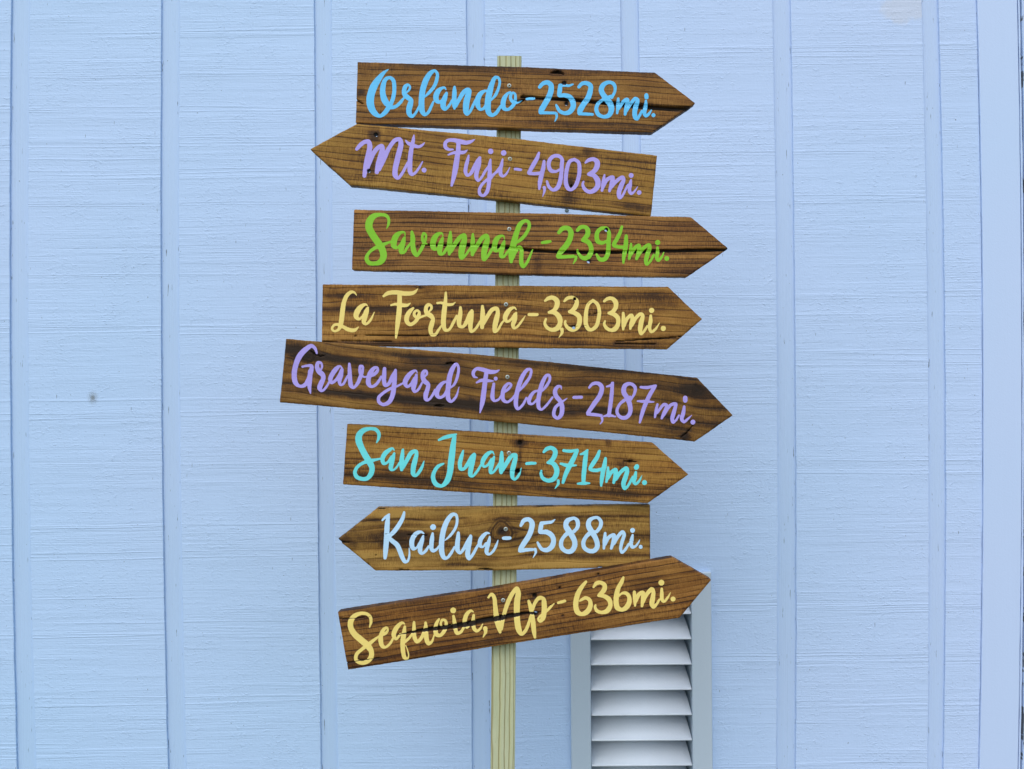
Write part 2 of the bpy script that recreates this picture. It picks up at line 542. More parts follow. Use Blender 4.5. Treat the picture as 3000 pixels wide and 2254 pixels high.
def upright(name, fl, fr, y_front, y_back, mat, rough, seed, rows=170, round_=.0012, z0=0.05, z1=Z_TOP, parent=wall, edge_attr=False):
    """a tall board whose two long edges follow curves; slightly uneven, eased edges"""
    r = np.random.default_rng(seed)
    zs = np.linspace(z0, z1, rows)
    jl = np.convolve(r.normal(0, rough, rows + 4), np.ones(3) / 3, 'same')[2:-2]
    jr = np.convolve(r.normal(0, rough, rows + 4), np.ones(3) / 3, 'same')[2:-2]
    co, att = [], []
    for k, z in enumerate(zs):
        l = fl(z) + jl[k]; q = fr(z) + jr[k]
        w = q - l
        prof = [(l, y_back), (l, y_front + round_), (l + round_ * .35, y_front + round_ * .35), (l + round_, y_front)]
        for s in (.08, .2, .35, .5, .65, .8, .92):
            prof.append((l + round_ + (w - 2 * round_) * s, y_front))
        prof += [(q - round_, y_front), (q - round_ * .35, y_front + round_ * .35), (q, y_front + round_), (q, y_back)]
        for (x, y) in prof:
            co.append((x, y - WALL_Y, z))
            att.append(abs((x - l) / w * 2 - 1))
    n = len(prof)
    quads = np.array([(k * n + i, k * n + i + 1, (k + 1) * n + i + 1, (k + 1) * n + i) for k in range(rows - 1) for i in range(n - 1)])
    caps = np.array([[(rows - 1) * n + i for i in range(n)], list(range(n))[::-1]])
    me = np_mesh(name, np.array(co), [quads, caps], mat, [False, False], {"edge": np.array(att)})
    return link(bpy.data.objects.new(name, me), parent)

curves = [(edge_curve(tup(g, 0)), edge_curve(tup(g, 1))) for g in GROOVES]
trim_l, trim_r = edge_curve(TRIM_L), edge_curve(TRIM_R)
far_l = lambda z: px(-850, 1127, WALL_Y).x
# the boards, each from one strip to the next
lefts = [far_l] + [c[1] for c in curves]
rights = [c[0] for c in curves] + [trim_l]
VX0, VX1 = px(1674, 0, WALL_Y).x, px(2081.5, 0, WALL_Y).x      # opening the vent is let into
VZ0, VZ1 = px(0, 2556, WALL_Y).z, px(0, 1679, WALL_Y).z
for k, (a, b) in enumerate(zip(lefts, rights)):
    Y0, Y1 = WALL_Y, WALL_Y + DEPTH + .009
    if k in (5, 6):
        # these two are notched around the vent: above, beside and below it
        upright("siding_board", a, b, Y0, Y1, MAT_BOARD, .0004, 100 + k, z0=VZ1, round_=.0003)
        la, lb = (a, (lambda z: VX0)) if k == 5 else ((lambda z: VX1), b)
        upright("siding_board", la, lb, Y0, Y1, MAT_BOARD, .0004, 120 + k, z0=VZ0, z1=VZ1)
        upright("siding_board", a, b, Y0, Y1, MAT_BOARD, .0004, 130 + k, z1=VZ0, rows=20)
    else:
        upright("siding_board", a, b, Y0, Y1, MAT_BOARD, .0004, 100 + k)
for k, (a, b) in enumerate(curves):
    for z0, z1 in (((VZ1, Z_TOP), (.05, VZ0)) if k == 5 else ((.05, Z_TOP),)):
        upright("groove_strip", lambda z, a=a: a(z) - .004, lambda z, b=b: b(z) + .004, WALL_Y + DEPTH, WALL_Y + DEPTH + .006, MAT_GROOVE, .0001, 200 + k, z0=z0, z1=z1)
# smooth corner trim, then the narrow strips and board at the picture's right edge
upright("trim_board", lambda z: trim_l(z) + .0004, trim_r, WALL_Y - .004, WALL_Y + .012, MAT_TRIM, .00025, 301)
upright("edge_strip", lambda z: trim_r(z) + .0026, lambda z: trim_r(z) + .0064, WALL_Y - .001, WALL_Y + .012, MAT_TRIM, .0005, 302, round_=.0006)
upright("side_board", lambda z: trim_r(z) + .0088, lambda z: trim_r(z) + 1.05, WALL_Y - .004, WALL_Y + .012, MAT_GROOVE, .0004, 303)
xr = px(2990, 1127, WALL_Y).x
bx0, bx1 = far_l(0), xr + 1.05
sheath = from_faces("sheathing", [(bx0, .099, .05), (bx1, .099, .05), (bx1, .12, .05), (bx0, .12, .05),
                                  (bx0, .099, Z_TOP), (bx1, .099, Z_TOP), (bx1, .12, Z_TOP), (bx0, .12, Z_TOP)],
                    [(0, 1, 5, 4), (1, 2, 6, 5), (2, 3, 7, 6), (3, 0, 4, 7), (4, 5, 6, 7), (3, 2, 1, 0)], MAT_DARK, wall)
footing = from_faces("footing", [(bx0, -.03, 0), (bx1, -.03, 0), (bx1, .12, 0), (bx0, .12, 0),
                                 (bx0, -.03, .05), (bx1, -.03, .05), (bx1, .12, .05), (bx0, .12, .05)],
                     [(0, 1, 5, 4), (1, 2, 6, 5), (2, 3, 7, 6), (3, 0, 4, 7), (4, 5, 6, 7)], plain("concrete", (.3, .3, .29), .9, 0, .3, 40), wall)

def screw_mesh(name, rad, mat, square=False):
    h = rad / 11
    n = int(2.6 * rad / h) + 1
    x0 = -1.3 * rad
    X, Y = np.meshgrid(x0 + h * np.arange(n), x0 + h * np.arange(n))
    f = rad - np.hypot(X, Y)
    def top(x, y):
        r = np.hypot(x, y)
        z = rad * .30 * np.sqrt(np.clip(1 - (r / rad) ** 2, 0, 1)) + .0001
        if square:
            rec = np.maximum(np.abs(x), np.abs(y)) < rad * .36
        else:
            c, s = math.cos(.4), math.sin(.4)
            a, b = np.abs(c * x + s * y), np.abs(-s * x + c * y)
            rec = ((a < rad * .17) & (b < rad * .62)) | ((b < rad * .17) & (a < rad * .62))
        return np.where(rec, -rad * .35, z)
    return slab_mesh(name, f, x0, x0, h, top, -.001, mat, back=False)

ws = bpy.data.objects.new("screw_head", screw_mesh("screw_head", .0038, MAT_SCREW_DULL, True))
link(ws, wall)
p = px(1660.5, 617, WALL_Y)
ws.location = (p.x, -.0012, p.z)
ws.rotation_euler = (R(90), 0, 0)

# ---------------------------------------------------------------- louvre vent
vent_c = px(1877.5, 2050, WALL_Y)
vent = empty("louvre_vent", (vent_c.x, WALL_Y, vent_c.z), "grey blue louvred wall vent with sloping slats behind the lowest arrow board", "vent")
vent.rotation_euler = (0, R(-.45), 0)
KW = .00068
def vl(x, y):
    return ((x - 1877.5) * KW, -(y - 2050) * KW)

def box(name, x0, x1, y0, y1, z0, z1, mat, parent, bev=.0015):
    """box with eased front edges, front towards -y"""
    v = [(x0, y1, z0), (x1, y1, z0), (x1, y1, z1), (x0, y1, z1),
         (x0, y0 + bev, z0), (x1, y0 + bev, z0), (x1, y0 + bev, z1), (x0, y0 + bev, z1),
         (x0 + bev, y0, z0 + bev), (x1 - bev, y0, z0 + bev), (x1 - bev, y0, z1 - bev), (x0 + bev, y0, z1 - bev)]
    f = [(3, 2, 1, 0), (8, 9, 10, 11)]
    for i in range(4):
        j = (i + 1) % 4
        f.append((i, j, j + 4, i + 4)); f.append((i + 4, j + 4, j + 8, i + 8))
    return from_faces(name, v, f, mat, parent)

xl0, zt = vl(1672, 1676); xl1, _ = vl(1730, 0); xr0, _ = vl(2025.5, 0); xr1, zb = vl(2083.5, 2560)
_, zin = vl(0, 1728)
box("frame_stile", xl0, xl1, -.011, .006, zb, zt, MAT_VENT, vent)
box("frame_stile", xr0, xr1, -.011, .006, zb, zt, MAT_VENT, vent)
box("frame_rail", xl1 + .0002, xr0 - .0002, -.0108, .006, zin, zt - .0003, MAT_VENT, vent)
box("frame_rail", xl1 + .0002, xr0 - .0002, -.0108, .006, zb + .0003, zb + .04, MAT_VENT, vent)
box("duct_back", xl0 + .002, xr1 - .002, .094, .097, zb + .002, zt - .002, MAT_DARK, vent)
for (a, b) in ((xl1 - .004, xl1 - .001), (xr0 + .001, xr0 + .004)):
    box("duct_side", a, b, .0062, .0938, zb + .002, zt - .002, MAT_VENT, vent, bev=.0002)

def slat_mesh():
    """one louvre blade: leans out and down, dished, with a rolled lip along its lower edge"""
    prof = []
    H = .043
    # from the front lower edge back and up, flattening as it goes
    ang = np.radians(np.linspace(42, 22, 10))
    st = H / np.sin(ang).sum()
    cy_ = np.concatenate([[0], np.cumsum(np.cos(ang))]) * st
    cz_ = np.concatenate([[0], np.cumsum(np.sin(ang))]) * st
    for a, b in list(zip(cy_, cz_))[::-1]:
        prof.append((float(a) - .007, float(b) - .002))
    lip = [(-.0088, -.0028), (-.0092, -.0046), (-.0080, -.0058), (-.0060, -.0056)]
    front = prof + lip
    back = [(a + .0022, b - .0008) for a, b in prof[::-1]]
    loop = front + back
    n = len(loop)
    xa, xb = xl1 + .0008, xr0 - .0008
    v = []
    for x, tilt in ((xa, 0.0), (xb, 1.0)):
        for (a, b) in loop:
            # blades stop short of the right stile towards the back
            v.append((x - (.010 * max(0, (a + .009) / .075) if tilt else 0), a, b))
    f = [(i, (i + 1) % n, (i + 1) % n + n, i + n) for i in range(n)]
    f += [tuple(range(n))[::-1], tuple(range(n, 2 * n))]
    return v, f
sv, sf = slat_mesh()
slat_me = bpy.data.meshes.new("slat")
slat_me.from_pydata(sv, [], [tuple(reversed(q)) for q in sf])
slat_me.update()
slat_me.polygons.foreach_set("use_smooth", [len(p.vertices) == 4 for p in slat_me.polygons])
slat_me.materials.append(MAT_SLAT)
y_lips = [1798 + 73.7 * k for k in range(10)]
for k, yy in enumerate(y_lips):
    o = bpy.data.objects.new("slat", slat_me)
    link(o, vent)
    o.location = (0, .0, vl(0, yy)[1] + .0056)

# ---------------------------------------------------------------- the signpost
post_b, post_t = px(1472.5, 2254, .0169), px(1492.5, 164, .0169)
ax = post_t - post_b
tilt = math.atan2(ax.x, ax.z)
T = .0165                                      # thickness of the boards
slope = ax.x / ax.z
base_x = post_b.x - slope * post_b.z
sign = empty("signpost", (base_x, T, 0), "wooden signpost carrying eight hand lettered arrow boards on a pale square post", "signpost")

def make_post():
    w = .0362; d = .037
    L = post_t.z / math.cos(tilt)
    r = np.random.default_rng(5)
    rows = 90
    ring = []
    m = 7; e = .0022
    def side(a, b):
        return [tuple(np.array(a) + (np.array(b) - np.array(a)) * s) for s in np.linspace(0, 1, m)]
    h = w / 2
    ring += side((-h + e, 0), (h - e, 0)) + [(h - e * .3, e * .3)] + side((h, e), (h, d - e)) + [(h - e * .3, d - e * .3)]
    ring += side((h - e, d), (-h + e, d)) + [(-h + e * .3, d - e * .3)] + side((-h, d - e), (-h, e)) + [(-h + e * .3, e * .3)]
    n = len(ring)
    v = []
    for k in range(rows):
        z = -.0 + L * k / (rows - 1)
        for (x, y) in ring:
            v.append((x, y, z))
    f = [(k * n + i, k * n + (i + 1) % n, (k + 1) * n + (i + 1) % n, (k + 1) * n + i) for k in range(rows - 1) for i in range(n)]
    f.append(tuple((rows - 1) * n + i for i in range(n)))
    o = from_faces("post", v, f, MAT_POST, sign)
    o.location = (0, .0004, 0)
    o.rotation_euler = (0, tilt, 0)
    return o
make_post()

SCREW = screw_mesh("screw", .0031, MAT_SCREW)

def parse(txt):
    return [tuple(float(v) for v in p.split(',')) for p in txt.split()]

KIND = {'l': 'letter', 'd': 'digit', 'h': 'hyphen', 'c': 'comma', 'p': 'full_stop'}

def arrow_board(label, outline, yaw, fwd, pivot_px, screw_px, woodm, paint, seed, parts, bands=(), amp=1.0):
    """outline: photo points, counter-clockwise seen from the front is not required"""
    piv = px(*pivot_px)
    O = Vector((piv.x, -fwd, piv.z))
    cy, sy = math.cos(yaw), math.sin(yaw)
    ex_h = Vector((cy, sy, 0))                  # horizontal direction in the board's plane
    nrm = Vector((sy, -cy, 0))                  # towards the camera
    C = Vector((0, -CAM_D, CAM_Z))
    def world(x, y):
        d = px(x, y) - C
        t = (O - C).dot(nrm) / d.dot(nrm)
        return C + d * t
    P3 = [world(*p) for p in outline['pts']]
    a, b = P3[outline['top'][0]], P3[outline['top'][1]]
    d = b - a
    roll = math.atan2(d.z, d.dot(ex_h))
    ux = ex_h * math.cos(roll) + Vector((0, 0, 1)) * math.sin(roll)
    uy = ex_h * -math.sin(roll) + Vector((0, 0, 1)) * math.cos(roll)
    def loc(x, y):
        w = world(x, y) - O
        return (w.dot(ux), w.dot(uy))
    poly = [loc(*p) for p in outline['pts']]
    if sum(poly[i][0] * poly[(i + 1) % len(poly)][1] - poly[(i + 1) % len(poly)][0] * poly[i][1] for i in range(len(poly))) < 0:
        poly = poly[::-1]
    xs = [q[0] for q in poly]; ys = [q[1] for q in poly]
    ymid = (min(ys) + max(ys)) / 2
    # collect marks and strokes
    cracks, nails, knots, stains, glyphs = [], [], [], [], []
    for crop, text in parts:
        cx0, cy0, ck = crop
        def cv(p):
            l = loc(cx0 + p[0] / ck, cy0 + p[1] / ck)
            return (l[0], l[1])
        kk = .0005 / ck
        for line in text.strip().splitlines():
            line = line.strip()
            if not line:
                continue
            tag, rest = line[0], line[1:].strip()
            if tag == 'K':
                p = parse(rest); cracks.append(([cv(q) for q in p], [q[2] * kk for q in p]))
            elif tag == 'T':
                p = parse(rest)[0]; nails.append((*cv(p), p[2] * kk / 2, .93))
            elif tag == 'N':
                p = parse(rest)[0]; nails.append((*cv(p), p[2] * kk / 2, 0.0))
            elif tag == 'O':
                p = parse(rest)[0]; knots.append((*cv(p), p[2] * kk / 2, p[3]))
            elif tag == 'S':
                p = parse(rest)[0]; stains.append((*cv(p), p[2] * kk / 2, p[3] * kk / 2, p[4]))
            else:
                glyphs.append((KIND[tag], [[(*cv(q), q[2] * kk) for q in parse(s)] for s in rest.split(';')]))

    r = np.random.default_rng(seed)
    ph = r.random(6) * 6.28
    def crack_field(x, y):
        v = np.zeros_like(x)
        jit = wob(x * 1000, seed + 50, ((.5, .2), (.4, .55), (.3, 1.3))) * .00012
        for pts, w in cracks:
            dd = seg_dist(x, y + jit, pts, w)
            v = np.maximum(v, 1 - smooth01((dd - .55) / .75))
        return v
    def height(x, y, deep=1.0):
        x = np.asarray(x); y = np.asarray(y)
        e = poly_sdf(x, y, poly)
        z = -.0011 * (1 - np.clip(e / .0022, 0, 1)) ** 2
        z = z + .00025 * np.sin(x * 31 + ph[0]) + .0002 * np.sin(y * 120 + ph[1])
        z = z - .0062 * deep * crack_field(x, y)
        for (nx_, ny_, nr, thru) in nails:
            z = z - .005 * (1 - smooth01((np.hypot(x - nx_, y - ny_) / nr - .72) / .35))
        return z
    def attrs(x, y):
        X, Y = x * 1000, y * 1000
        g = Y + amp * (1.6 * np.sin(X / 95 + ph[2]) + .9 * np.sin(X / 41 + ph[3]) + .4 * np.sin(X / 17 + ph[4]))
        shade = np.zeros_like(x); core = np.zeros_like(x)
        for (kx, ky, kr, amt) in knots:
            dx, dy = X - kx * 1000, Y - ky * 1000; q = kr * 1000
            g = g - np.sign(dy) * q * 1.1 * np.exp(-(dx / (2.3 * q)) ** 2) * np.exp(-np.abs(dy) / (1.3 * q))
            rr = np.hypot(dx, dy * 1.15) * (1 + .12 * np.sin(np.arctan2(dy, dx) * 3 + kx * 40))
            g = np.where(rr < q, 300 + rr * 2.4, g)
            shade = shade + amt * (.55 * np.exp(-(rr / (.5 * q)) ** 2) + .16 * np.exp(-(rr / (1.6 * q)) ** 2) + .5 * np.exp(-((rr - .97 * q) / (.09 * q)) ** 2) + .26 * np.exp(-((rr - .72 * q) / (.07 * q)) ** 2) + .22 * np.exp(-((rr - 1.3 * q) / (.08 * q)) ** 2))
            core = np.maximum(core, amt * .8 * np.exp(-(rr / (.33 * q)) ** 2))
        for (b0, bw, ba) in bands:
            shade = shade + ba * np.exp(-((g - ymid * 1000 - b0) / bw) ** 2)
        for (sx, sy_, rx, ry, amt) in stains:
            dd = ((x - sx) / rx) ** 2 + ((y - sy_) / ry) ** 2
            dd = dd * (1 + .35 * wob(X + Y * .7, seed + 3, ((.5, .11), (.5, .37))))
            shade = shade + amt * np.exp(-np.clip(dd, 0, 50))
        core = np.maximum(core, np.clip(crack_field(x, y) * 1.25, 0, 1))
        for (pts, w) in cracks:
            shade = shade + .22 * np.exp(-(seg_dist(x, y, pts) / .004) ** 2)
        for (nx_, ny_, nr, thru) in nails:
            q = np.hypot(x - nx_, y - ny_) / nr
            core = np.maximum(core, 1 - smooth01((q - .8) / .4))
            shade = shade + .35 * np.exp(-(np.hypot((x - nx_) * .6, y - ny_) / (nr * 1.7)) ** 2)
        # dirt worked into the sawn edge
        e = poly_sdf(x, y, poly)
        shade = shade + .12 * np.exp(-np.clip(e, 0, 1) / .0012) * (1 + .6 * wob(X, seed + 9, ((.5, .08), (.5, .21))))
        return {"wood": np.column_stack([X, g, np.zeros_like(X)]), "shade": shade, "core": core}

    h = .00125
    x0, y0 = min(xs) - 3 * h, min(ys) - 3 * h
    nx, ny = int((max(xs) - x0) / h) + 4, int((max(ys) - y0) / h) + 4
    X, Y = np.meshgrid(x0 + h * np.arange(nx), y0 + h * np.arange(ny))
    f = poly_sdf(X, Y, poly)
    f = f + .00028 * wob(X * 1000 + Y * 300, seed + 1, ((.5, .06), (.4, .19), (.4, .5), (.3, 1.1)))
    for (nx_, ny_, nr, thru) in nails:
        if thru:
            f = np.minimum(f, np.hypot(X - nx_, Y - ny_) - nr * thru)      # the old nail went right through
    me = slab_mesh("arrow_board", f, x0, y0, h, height, -T, woodm, True, attrs)
    bo = link(bpy.data.objects.new("arrow_board", me), sign)
    bo["label"] = label
    from mathutils import Matrix
    rot = Matrix((ux, uy, nrm)).transposed().to_4x4()
    inv = Matrix.Translation(sign.location).inverted()
    bo.matrix_parent_inverse = Matrix.Identity(4)
    bo.matrix_local = inv @ Matrix.Translation(O) @ rot

    # lettering
    for gi, (kind, strokes) in enumerate(glyphs):
        samp = [catmull(s, .0003) for s in strokes]
        A = np.vstack(samp)
        lo = (A[:, :2] - A[:, 2:3] / 2).min(0) - .0012
        hi = (A[:, :2] + A[:, 2:3] / 2).max(0) + .0012
        hh = .0005
        X, Y = np.meshgrid(np.arange(lo[0], hi[0] + hh, hh), np.arange(lo[1], hi[1] + hh, hh))
        f = np.full(X.shape, -1.0)
        for q in A:
            f = np.maximum(f, q[2] / 2 - np.hypot(X - q[0], Y - q[1]))
        f = f + .00009 * wob(X * 1000 * 1.3 + Y * 900, seed + gi, ((.6, .7), (.5, 1.9)))
        for (nx_, ny_, nr, thru) in nails:
            f = np.minimum(f, np.hypot(X - nx_, Y - ny_) - nr * .95)
        lift = .00022 + .00007 * (gi % 3)
        def top(x, y, lift=lift):
            return height(x, y, .12) + lift
        name = kind
        xy_b = min(0.0, 0.0)
        try:
            me = slab_mesh(name, f, lo[0], lo[1], hh, top, -.0011, paint, False, attrs)
        except ValueError:
            continue
        link(bpy.data.objects.new(name, me), bo)
    sx, sy_ = loc(*screw_px)
    sc = bpy.data.objects.new("screw", SCREW)
    link(sc, bo)
    sc.location = (sx, sy_, .0003)
    sc.rotation_euler = (0, 0, random.random() * 1.5)
    return bo

W_A = wood_mat("stained_pine_walnut", srgb(146, 108, 58), srgb(110, 75, 30), srgb(62, 37, 12), 1, .80)
W_B = wood_mat("stained_pine_golden", srgb(150, 116, 58), srgb(120, 86, 34), srgb(78, 50, 16), 2, .72, 5, .6, .42, .9, .09)
W_C = wood_mat("stained_pine_russet", srgb(150, 110, 62), srgb(112, 76, 34), srgb(66, 38, 14), 3, .9, 4, .72, .38, .9)
W_D = wood_mat("stained_pine_amber", srgb(150, 112, 58), srgb(112, 76, 28), srgb(64, 38, 10), 4, .6, 6, .5, .42, 1.1, .09)
W_E = wood_mat("stained_pine_dark", srgb(134, 100, 50), srgb(92, 62, 24), srgb(46, 28, 10), 5, .5, 5, .3, .25, 1.0)
W_F = wood_mat("stained_pine_honey", srgb(148, 112, 56), srgb(114, 78, 30), srgb(68, 42, 12), 6, .75, 5, .5, .48, .9, .07)
W_G = wood_mat("stained_pine_knotty", srgb(152, 120, 66), srgb(112, 82, 36), srgb(66, 42, 14), 7, .45, 6, .3, .36, 1.1, .11)
W_H = wood_mat("stained_pine_reddish", srgb(142, 102, 54), srgb(106, 70, 28), srgb(64, 36, 12), 8, .85, 4, .72, .38, .9)
P_BLUE = paint_mat("sky_blue_paint", (.085, .47, .86), 1)
P_LILAC = paint_mat("lilac_paint", (.335, .30, .76), 2)
P_GREEN = paint_mat("lime_paint", (.17, .48, .012), 3)
P_YELLOW = paint_mat("butter_yellow_paint", (.70, .60, .185), 4)
P_YELLOW_CHIPPED = paint_mat("chipped_butter_yellow_paint", (.70, .60, .185), 4, .95)
P_TEAL = paint_mat("turquoise_paint", (.115, .63, .70), 5)
P_PALE = paint_mat("ice_blue_paint", (.40, .65, .92), 6)

arrow_board("arrow board lettered Orlando in sky blue, topmost on the post",
    {'pts': [(1048, 182), (1540, 197), (1919, 213), (2037.5, 302.5), (1912, 388.3), (1041.5, 361)], 'top': (0, 2)},
    R(-.6), 0, (1490, 285), (1492, 251.7), W_A, P_BLUE, 11, [((1020, 160, 4.2538), """
S 160,470,110,90,.8
S 200,240,200,120,.25
S 1200,130,2400,40,.35
S 1700,200,700,120,.25
K 95,560,14 125,580,14 185,615,8
l 507,186,6 450,225,38 385,300,70 320,400,92 285,500,95 275,590,95 295,680,85 340,740,65 395,768,42 450,735,55 500,670,60 545,590,50 570,500,50 575,400,50 560,320,50 515,290,40 465,315,50 435,400,65 432,490,70 455,570,80 495,625,70 545,660,50 600,645,42 655,595,40 700,535,22
l 735,470,20 762,440,28 770,400,28 748,378,28 715,398,50 698,450,55 705,500,60 745,540,60 785,570,50 775,620,70 758,690,70 765,745,60 797,772,40 830,745,32 865,690,30 890,630,20
l 955,530,20 1010,475,40 1070,400,42 1105,310,45 1110,240,38 1080,205,35 1030,230,55 975,310,70 935,420,72 918,530,72 915,640,72 925,710,65 955,752,40 1000,720,38 1040,640,35 1062,590,25
l 1220,440,10 1205,415,25 1170,418,35 1120,460,62 1095,520,68 1100,570,62 1135,595,40 1175,565,30 1210,500,30 ; 1225,482,35 1205,540,62 1185,600,68 1185,650,66 1205,682,42 1240,660,35 1275,610,30 1290,570,20
l 1325,405,30 1325,460,52 1322,540,58 1322,620,58 1325,675,28 ; 1340,645,40 1390,550,50 1440,470,55 1490,432,40 1510,450,50 1495,510,72 1475,590,78 1468,660,75 1470,720,62 1485,745,38 1520,710,35 1560,630,35 1590,560,25
l 1745,452,25 1700,457,35 1650,490,58 1615,560,68 1615,630,63 1640,682,40 1680,680,35 1715,640,40 ; 1785,570,20 1840,500,38 1880,400,33 1888,330,33 1865,287,32 1830,292,45 1795,360,60 1765,460,75 1745,560,78 1740,660,75 1755,730,63 1790,758,45 1840,735,45 1880,680,40 1905,640,28
l 2020,470,25 1985,490,35 1945,550,58 1930,620,62 1940,670,55 1980,688,38 2030,665,42 2070,610,48 2085,540,34 2078,495,30 2055,478,28 2030,500,36 2025,550,40 2050,590,42 2100,605,28 2165,575,8
"""), ((1520, 160, 4.0963), """
K 30,510,22 50,503,30 250,523,30 450,533,32 700,548,36 900,570,38 1200,595,46 1500,628,52 1800,650,52 2035,650,40
K -40,560,16 10,575,22 60,545,18
O 465,205,70,1.0
K 380,225,8 470,208,36 540,235,10
T 545,345,52
T 572,590,46
S 1500,150,1600,110,.35
S 1300,900,1600,90,.3
h 95,537,28 130,532,35 180,530,32
d 250,392,42 290,350,48 345,338,55 385,370,62 385,440,66 355,520,68 310,600,66 270,670,66 262,695,50 ; 270,702,36 340,702,36 440,704,30
c 450,712,34 455,750,28 432,805,10
d 650,358,18 600,375,30 540,370,35 500,375,40 ; 497,375,50 490,440,56 485,490,45 550,490,50 610,510,58 648,570,66 650,630,64 610,690,58 550,705,46 490,680,42 455,620,30 447,605,20
d 720,390,38 760,350,45 815,345,50 860,375,55 855,450,62 825,530,66 775,600,66 735,670,66 722,700,42 ; 725,712,38 800,715,38 885,720,32
d 1115,515,38 1150,450,33 1155,390,38 1130,348,42 1070,335,42 1010,370,58 990,420,62 1005,470,62 1050,530,70 1100,600,72 1110,670,66 1080,730,55 1020,748,42 955,720,48 930,660,48 945,600,44 990,555,38 1050,525,45 1115,500,36
l 1193,530,30 1190,600,42 1180,705,28 ; 1200,650,35 1260,560,42 1300,542,46 1300,600,50 1285,660,48 1275,720,32 ; 1290,680,35 1350,580,42 1400,530,42 1425,550,45 1405,620,58 1390,700,58 1400,758,54 1420,778,32 1450,730,33 1475,680,28
l 1525,560,28 1520,630,46 1505,700,48 1525,738,38 1560,715,33 1590,670,15 ; 1530,490,48 1532,515,50
p 1615,730,48
""")], bands=((-36, 3, .35), (40, 4, .3), (-24, 2, .25)))

arrow_board("arrow board lettered Mt. Fuji in lilac, pointing left below Orlando",
    {'pts': [(1045.6, 363), (1480, 403), (1925.3, 456), (1907, 634), (1480, 587), (1026.6, 543), (907.6, 437.3)], 'top': (0, 2)},
    R(.8), 0, (1487, 495), (1494, 466.4), W_B, P_LILAC, 12, [((900, 350, 3.95), """
T 795,178,44
T 712,597,42
S 790,190,170,120,.7
S 740,540,170,200,.65
S 870,190,60,260,-.5
S 560,470,300,260,.25
S 1300,480,700,120,.2
l 575,345,38 620,295,48 670,262,48 710,262,52 725,310,58 715,380,60 695,470,63 675,570,56 663,655,44 ; 700,560,44 735,470,48 770,390,52 830,322,48 865,310,46 870,350,58 850,430,63 825,520,63 806,612,48 ; 830,580,50 890,450,58 950,330,48 1020,242,48 1070,232,46 1085,290,58 1065,380,63 1040,480,63 1018,580,60 1020,650,56 1050,684,32 1090,640,34 1140,550,32 1165,500,28
l 1235,185,15 1228,240,38 1210,320,48 1195,420,53 1188,520,56 1190,600,53 1210,638,38 1250,620,30 1295,560,27 1335,490,14 ; 1140,245,15 1165,275,34 1220,300,44 1290,318,33 1330,300,28 1358,272,10
p 1352,588,56
l 1688,350,18 1640,350,32 1602,325,42 1597,280,42 1622,248,38 1680,240,43 1760,255,53 1840,270,48 1900,255,33 1940,232,8 ; 1750,255,48 1748,350,53 1735,440,58 1720,540,63 1700,650,53 1672,765,28 ; 1635,410,20 1690,390,33 1760,385,43 1820,380,33 1855,355,8
l 1868,420,20 1855,480,40 1835,560,44 1832,610,44 1852,648,33 1890,630,38 1930,560,44 1975,480,44 1998,442,28 ; 2000,447,30 1985,530,50 1962,610,50 1957,670,48 1980,710,30 2020,670,28 2060,600,30 2095,550,25
l 2120,470,25 2112,540,45 2112,620,48 2105,700,48 2098,780,44 2075,850,43 2035,885,33 2002,868,38 1992,820,36 2020,760,34 2080,700,30 2140,650,28 2212,600,24 ; 2123,372,62
"""), ((1420, 400, 4.0963), """
S 1030,570,90,150,1.0
S 1050,330,200,420,.25
S 1010,730,200,180,.6
S 1240,180,160,140,.6
S 1800,850,500,110,.5
O 1040,575,70,.7
N 1040,592,20
S 1700,600,500,300,.15
l 70,515,20 110,460,28 150,415,30 180,375,30 ; 215,275,20 202,340,40 188,410,46 195,460,43 220,480,28 260,450,26 302,372,8 ; 228,200,65
h 365,393,32 400,397,34 435,402,29
d 650,200,30 630,260,46 585,340,52 540,420,46 530,440,40 600,448,38 690,440,42 ; 712,300,33 705,370,48 685,450,53 665,540,53 655,630,28
c 715,615,40 718,650,30 695,725,8
d 900,400,28 850,422,33 793,408,48 768,350,48 778,290,48 820,242,44 880,234,43 925,270,44 925,350,48 920,440,48 905,540,53 870,620,52 820,643,38 770,605,38 748,540,28
d 1075,277,38 1022,300,44 987,390,48 974,490,48 977,570,52 1002,625,48 1035,640,38 1085,600,48 1125,500,48 1138,400,48 1125,312,44 1075,277,38
d 1210,315,24 1250,285,43 1310,275,48 1350,310,62 1345,370,62 1310,420,56 1250,452,40 ; 1245,455,36 1310,470,53 1355,530,66 1355,600,62 1310,650,56 1250,665,46 1195,625,42 1177,570,30 1185,545,24
l 1437,465,24 1425,540,43 1408,650,32 ; 1420,610,38 1470,520,44 1535,492,46 1525,560,52 1497,655,32 ; 1520,610,38 1590,530,43 1655,492,42 1667,520,44 1635,600,57 1610,680,53 1620,738,38 1650,715,30 1690,640,28 1720,580,24
l 1755,525,24 1745,580,44 1737,650,43 1755,688,33 1790,668,26 1835,605,8 ; 1757,470,58
p 1853,675,55
""")], bands=((34, 3, .25), (22, 2, .3), (-34, 3, .3)), amp=.8)

